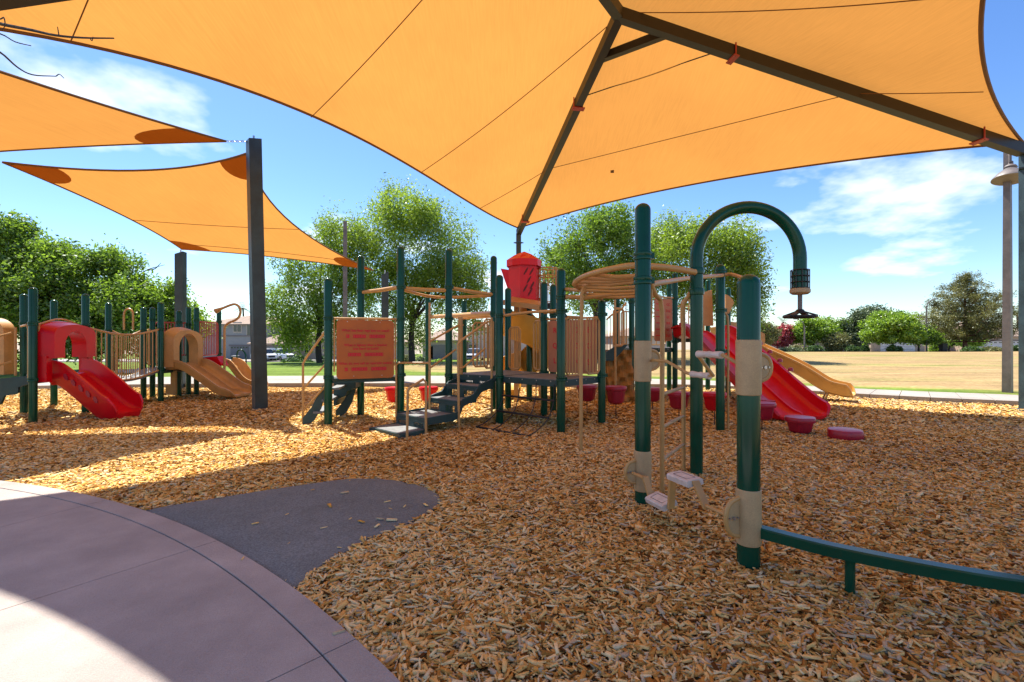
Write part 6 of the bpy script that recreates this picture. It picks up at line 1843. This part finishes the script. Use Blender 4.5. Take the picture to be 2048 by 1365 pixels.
def suv(px, Y, heading, label, paint, L=4.9, W=1.95, Hh=1.8, group='parked cars'):
    x = X(px, Y); z0 = float(gz(x, Y)) + .10
    root = thing('parked_car', (x, Y, z0), label, 'car', group)
    R = Matrix.Rotation(heading, 3, 'Z')
    def T(p): return R @ Vector(p) + V(x, Y, z0)
    def loft(secs):
        b = MB(); n = len(secs[0])
        for s_ in secs: b.v += [T(p) for p in s_]
        for i in range(len(secs) - 1):
            for j in range(n): b.f.append((i * n + j, i * n + (j + 1) % n, (i + 1) * n + (j + 1) % n, (i + 1) * n + j))
        b.f.append(tuple(range(n))[::-1]); b.f.append(tuple((len(secs) - 1) * n + j for j in range(n)))
        return b
    hl = L / 2
    # lower body: x along the length
    secs = []
    for xx, wz, zt_, zb_ in ((-hl, .84, 1.0, .42), (-hl + .12, .96, 1.08, .32), (-hl + .6, 1, 1.10, .28), (0, 1, 1.10, .28), (hl - 1.35, 1, 1.10, .28), (hl - .9, .99, 1.06, .28), (hl - .25, .95, 1.0, .30), (hl, .84, .85, .40)):
        w_ = W / 2 * wz
        secs.append([(xx, -w_ * .95, zb_), (xx, -w_, zb_ + .2), (xx, -w_ * .98, zt_ - .12), (xx, -w_ * .88, zt_), (xx, w_ * .88, zt_), (xx, w_ * .98, zt_ - .12), (xx, w_, zb_ + .2), (xx, w_ * .95, zb_)])
    body = loft(secs).build('body', paint, root)
    secs = []
    for xx, w0, w1, zt_ in ((-hl + .10, .86, .80, 1.12), (-hl + .38, .88, .74, 1.70), (-hl + .9, .88, .74, Hh), (.2, .88, .74, Hh), (.65, .88, .74, Hh - .06), (hl - 1.35, .88, .82, 1.12)):
        secs.append([(xx, -W / 2 * w0, 1.06), (xx, -W / 2 * w1, zt_), (xx, W / 2 * w1, zt_), (xx, W / 2 * w0, 1.06)])
    loft(secs).build('cabin', paint, root)
    # glass panels slightly proud
    for sg in (-1, 1):
        for xa, xb in ((-hl + .55, -hl + 1.5), (-hl + 1.6, -.05 + .1), (.15, .95)):
            q = [(xa, sg * (W / 2 * .885), 1.15), (xb + (.45 if xa > 0 else 0), sg * (W / 2 * .885), 1.15), (xb - (.15 if xa > 0 else 0), sg * (W / 2 * .765), 1.66), (xa + .05, sg * (W / 2 * .765), 1.66)]
            b = MB().add([T(p) for p in q] + [T((p[0], p[1] - sg * .04, p[2])) for p in q], [(0, 1, 2, 3), (7, 6, 5, 4), (0, 4, 5, 1), (1, 5, 6, 2), (2, 6, 7, 3), (3, 7, 4, 0)])
            b.build('side_window', GLASS, root, smooth=False)
        MB().add([T(p) for p in ((hl - .05, sg * .55, .72), (hl - .05, sg * .86, .72), (hl - .22, sg * .93, .88), (hl - .05, sg * .55, .88), (hl + .01, sg * .55, .72), (hl - .0, sg * .80, .72), (hl - .08, sg * .88, .88), (hl + .0, sg * .55, .86))], [(4, 5, 6, 7), (0, 1, 5, 4), (1, 2, 6, 5), (2, 3, 7, 6), (3, 0, 4, 7)]).build('headlight', mat('headlight', (.5, .52, .55), .1), root, smooth=False)
    q = [(hl - 1.28, -.80, 1.14), (hl - 1.28, .80, 1.14), (.72, .70, Hh - .12), (.72, -.70, Hh - .12)]
    MB().add([T((p[0] + .05, p[1], p[2] + .04)) for p in q] + [T(p) for p in q], [(0, 1, 2, 3), (7, 6, 5, 4), (0, 4, 5, 1), (1, 5, 6, 2), (2, 6, 7, 3), (3, 7, 4, 0)]).build('windscreen', GLASS, root, smooth=False)
    MB().add([T(p) for p in ((hl + .015, -.5, .5), (hl + .015, .5, .5), (hl + .005, .5, .84), (hl + .005, -.5, .84), (hl - .1, -.5, .5), (hl - .1, .5, .5), (hl - .1, .5, .84), (hl - .1, -.5, .84))], [(0, 1, 2, 3), (0, 4, 5, 1), (1, 5, 6, 2), (2, 6, 7, 3), (3, 7, 4, 0)]).build('grille', BLK, root, smooth=False)
    for xx in (-hl + .95, hl - .95):
        for sg in (-1, 1):
            tyre = MB(); rim = MB()
            c = T((xx, sg * (W / 2 - .12), .36)); axd = R @ V(0, sg, 0)
            tyre.tube([c - axd * .13, c + axd * .13], .37, 18); rim.tube([c + axd * .131, c + axd * .15], .22, 12)
            w_ = tyre.build('wheel', BLK, root); rim.build('rim', STEEL, w_)
    return root
suv(528, 71.5, math.radians(-38), 'white sport utility car with a dark grille half hidden by the sail post', CARW)
suv(562, 72.5, math.radians(-35), 'white sport utility car parked nearest the green hedge', CARW)
suv(949, 71, math.radians(-100), 'silver car parked before the pale two storey house', CARS)

# bins and street lights
def bin_(px, Y, label, h=1.05):
    x = X(px, Y); z0 = float(gz(x, Y))
    r = thing('wheelie_bin', (x, Y, z0), label, 'bin')
    b = MB(); 
    for z, k_ in ((z0, .26), (z0 + h * .88, .34)):
        b.v += [V(x - k_, Y - k_, z), V(x + k_, Y - k_, z), V(x + k_, Y + k_, z), V(x - k_, Y + k_, z)]
    b.f = [(3, 2, 1, 0), (4, 5, 6, 7)] + [(i, (i + 1) % 4, 4 + (i + 1) % 4, 4 + i) for i in range(4)]
    b.build('bin_body', BLK, r, smooth=False)
    MB().prism([V(x - .38, Y - .38, z0 + h * .88), V(x + .38, Y - .38, z0 + h * .88), V(x + .38, Y + .38, z0 + h * .95), V(x - .38, Y + .38, z0 + h * .95)], (0, 0, .08)).build('lid', BLK, r, smooth=False)
bin_(470.5, 58, 'black bin on the pavement by the grey house driveway', 1.2)
bin_(1886, 63, 'black bin beside the rounded bright green shrub', 1.2)
def street_light(px, ptop, Y, label, arm):
    x = X(px, Y); z0 = float(gz(x, Y)); zt = Zp(ptop, Y)
    r = thing('street_light', (x, Y, z0), label, 'street light', 'street lights along the far road')
    MB().tube([V(x, Y, z0 - .2), V(x, Y, zt)], [.12, .08], 8).build('pole', LAMPG, r)
    MB().tube([V(x, Y, zt - .1), V(x + arm * .3, Y, zt + .5), V(x + arm, Y, zt + .9)], .05, 6, smooth=3).build('arm', LAMPG, r)
    MB().box((x + arm * 1.15, Y, zt + .9), (.6, .25, .14)).build('lamp_head', LAMPG, r)
street_light(1853, 612, 63, 'tall street light pole left of the big pine', 1.0)
street_light(1609, 652, 63, 'tall thin street light pole in front of the lime green tree', -1.0)
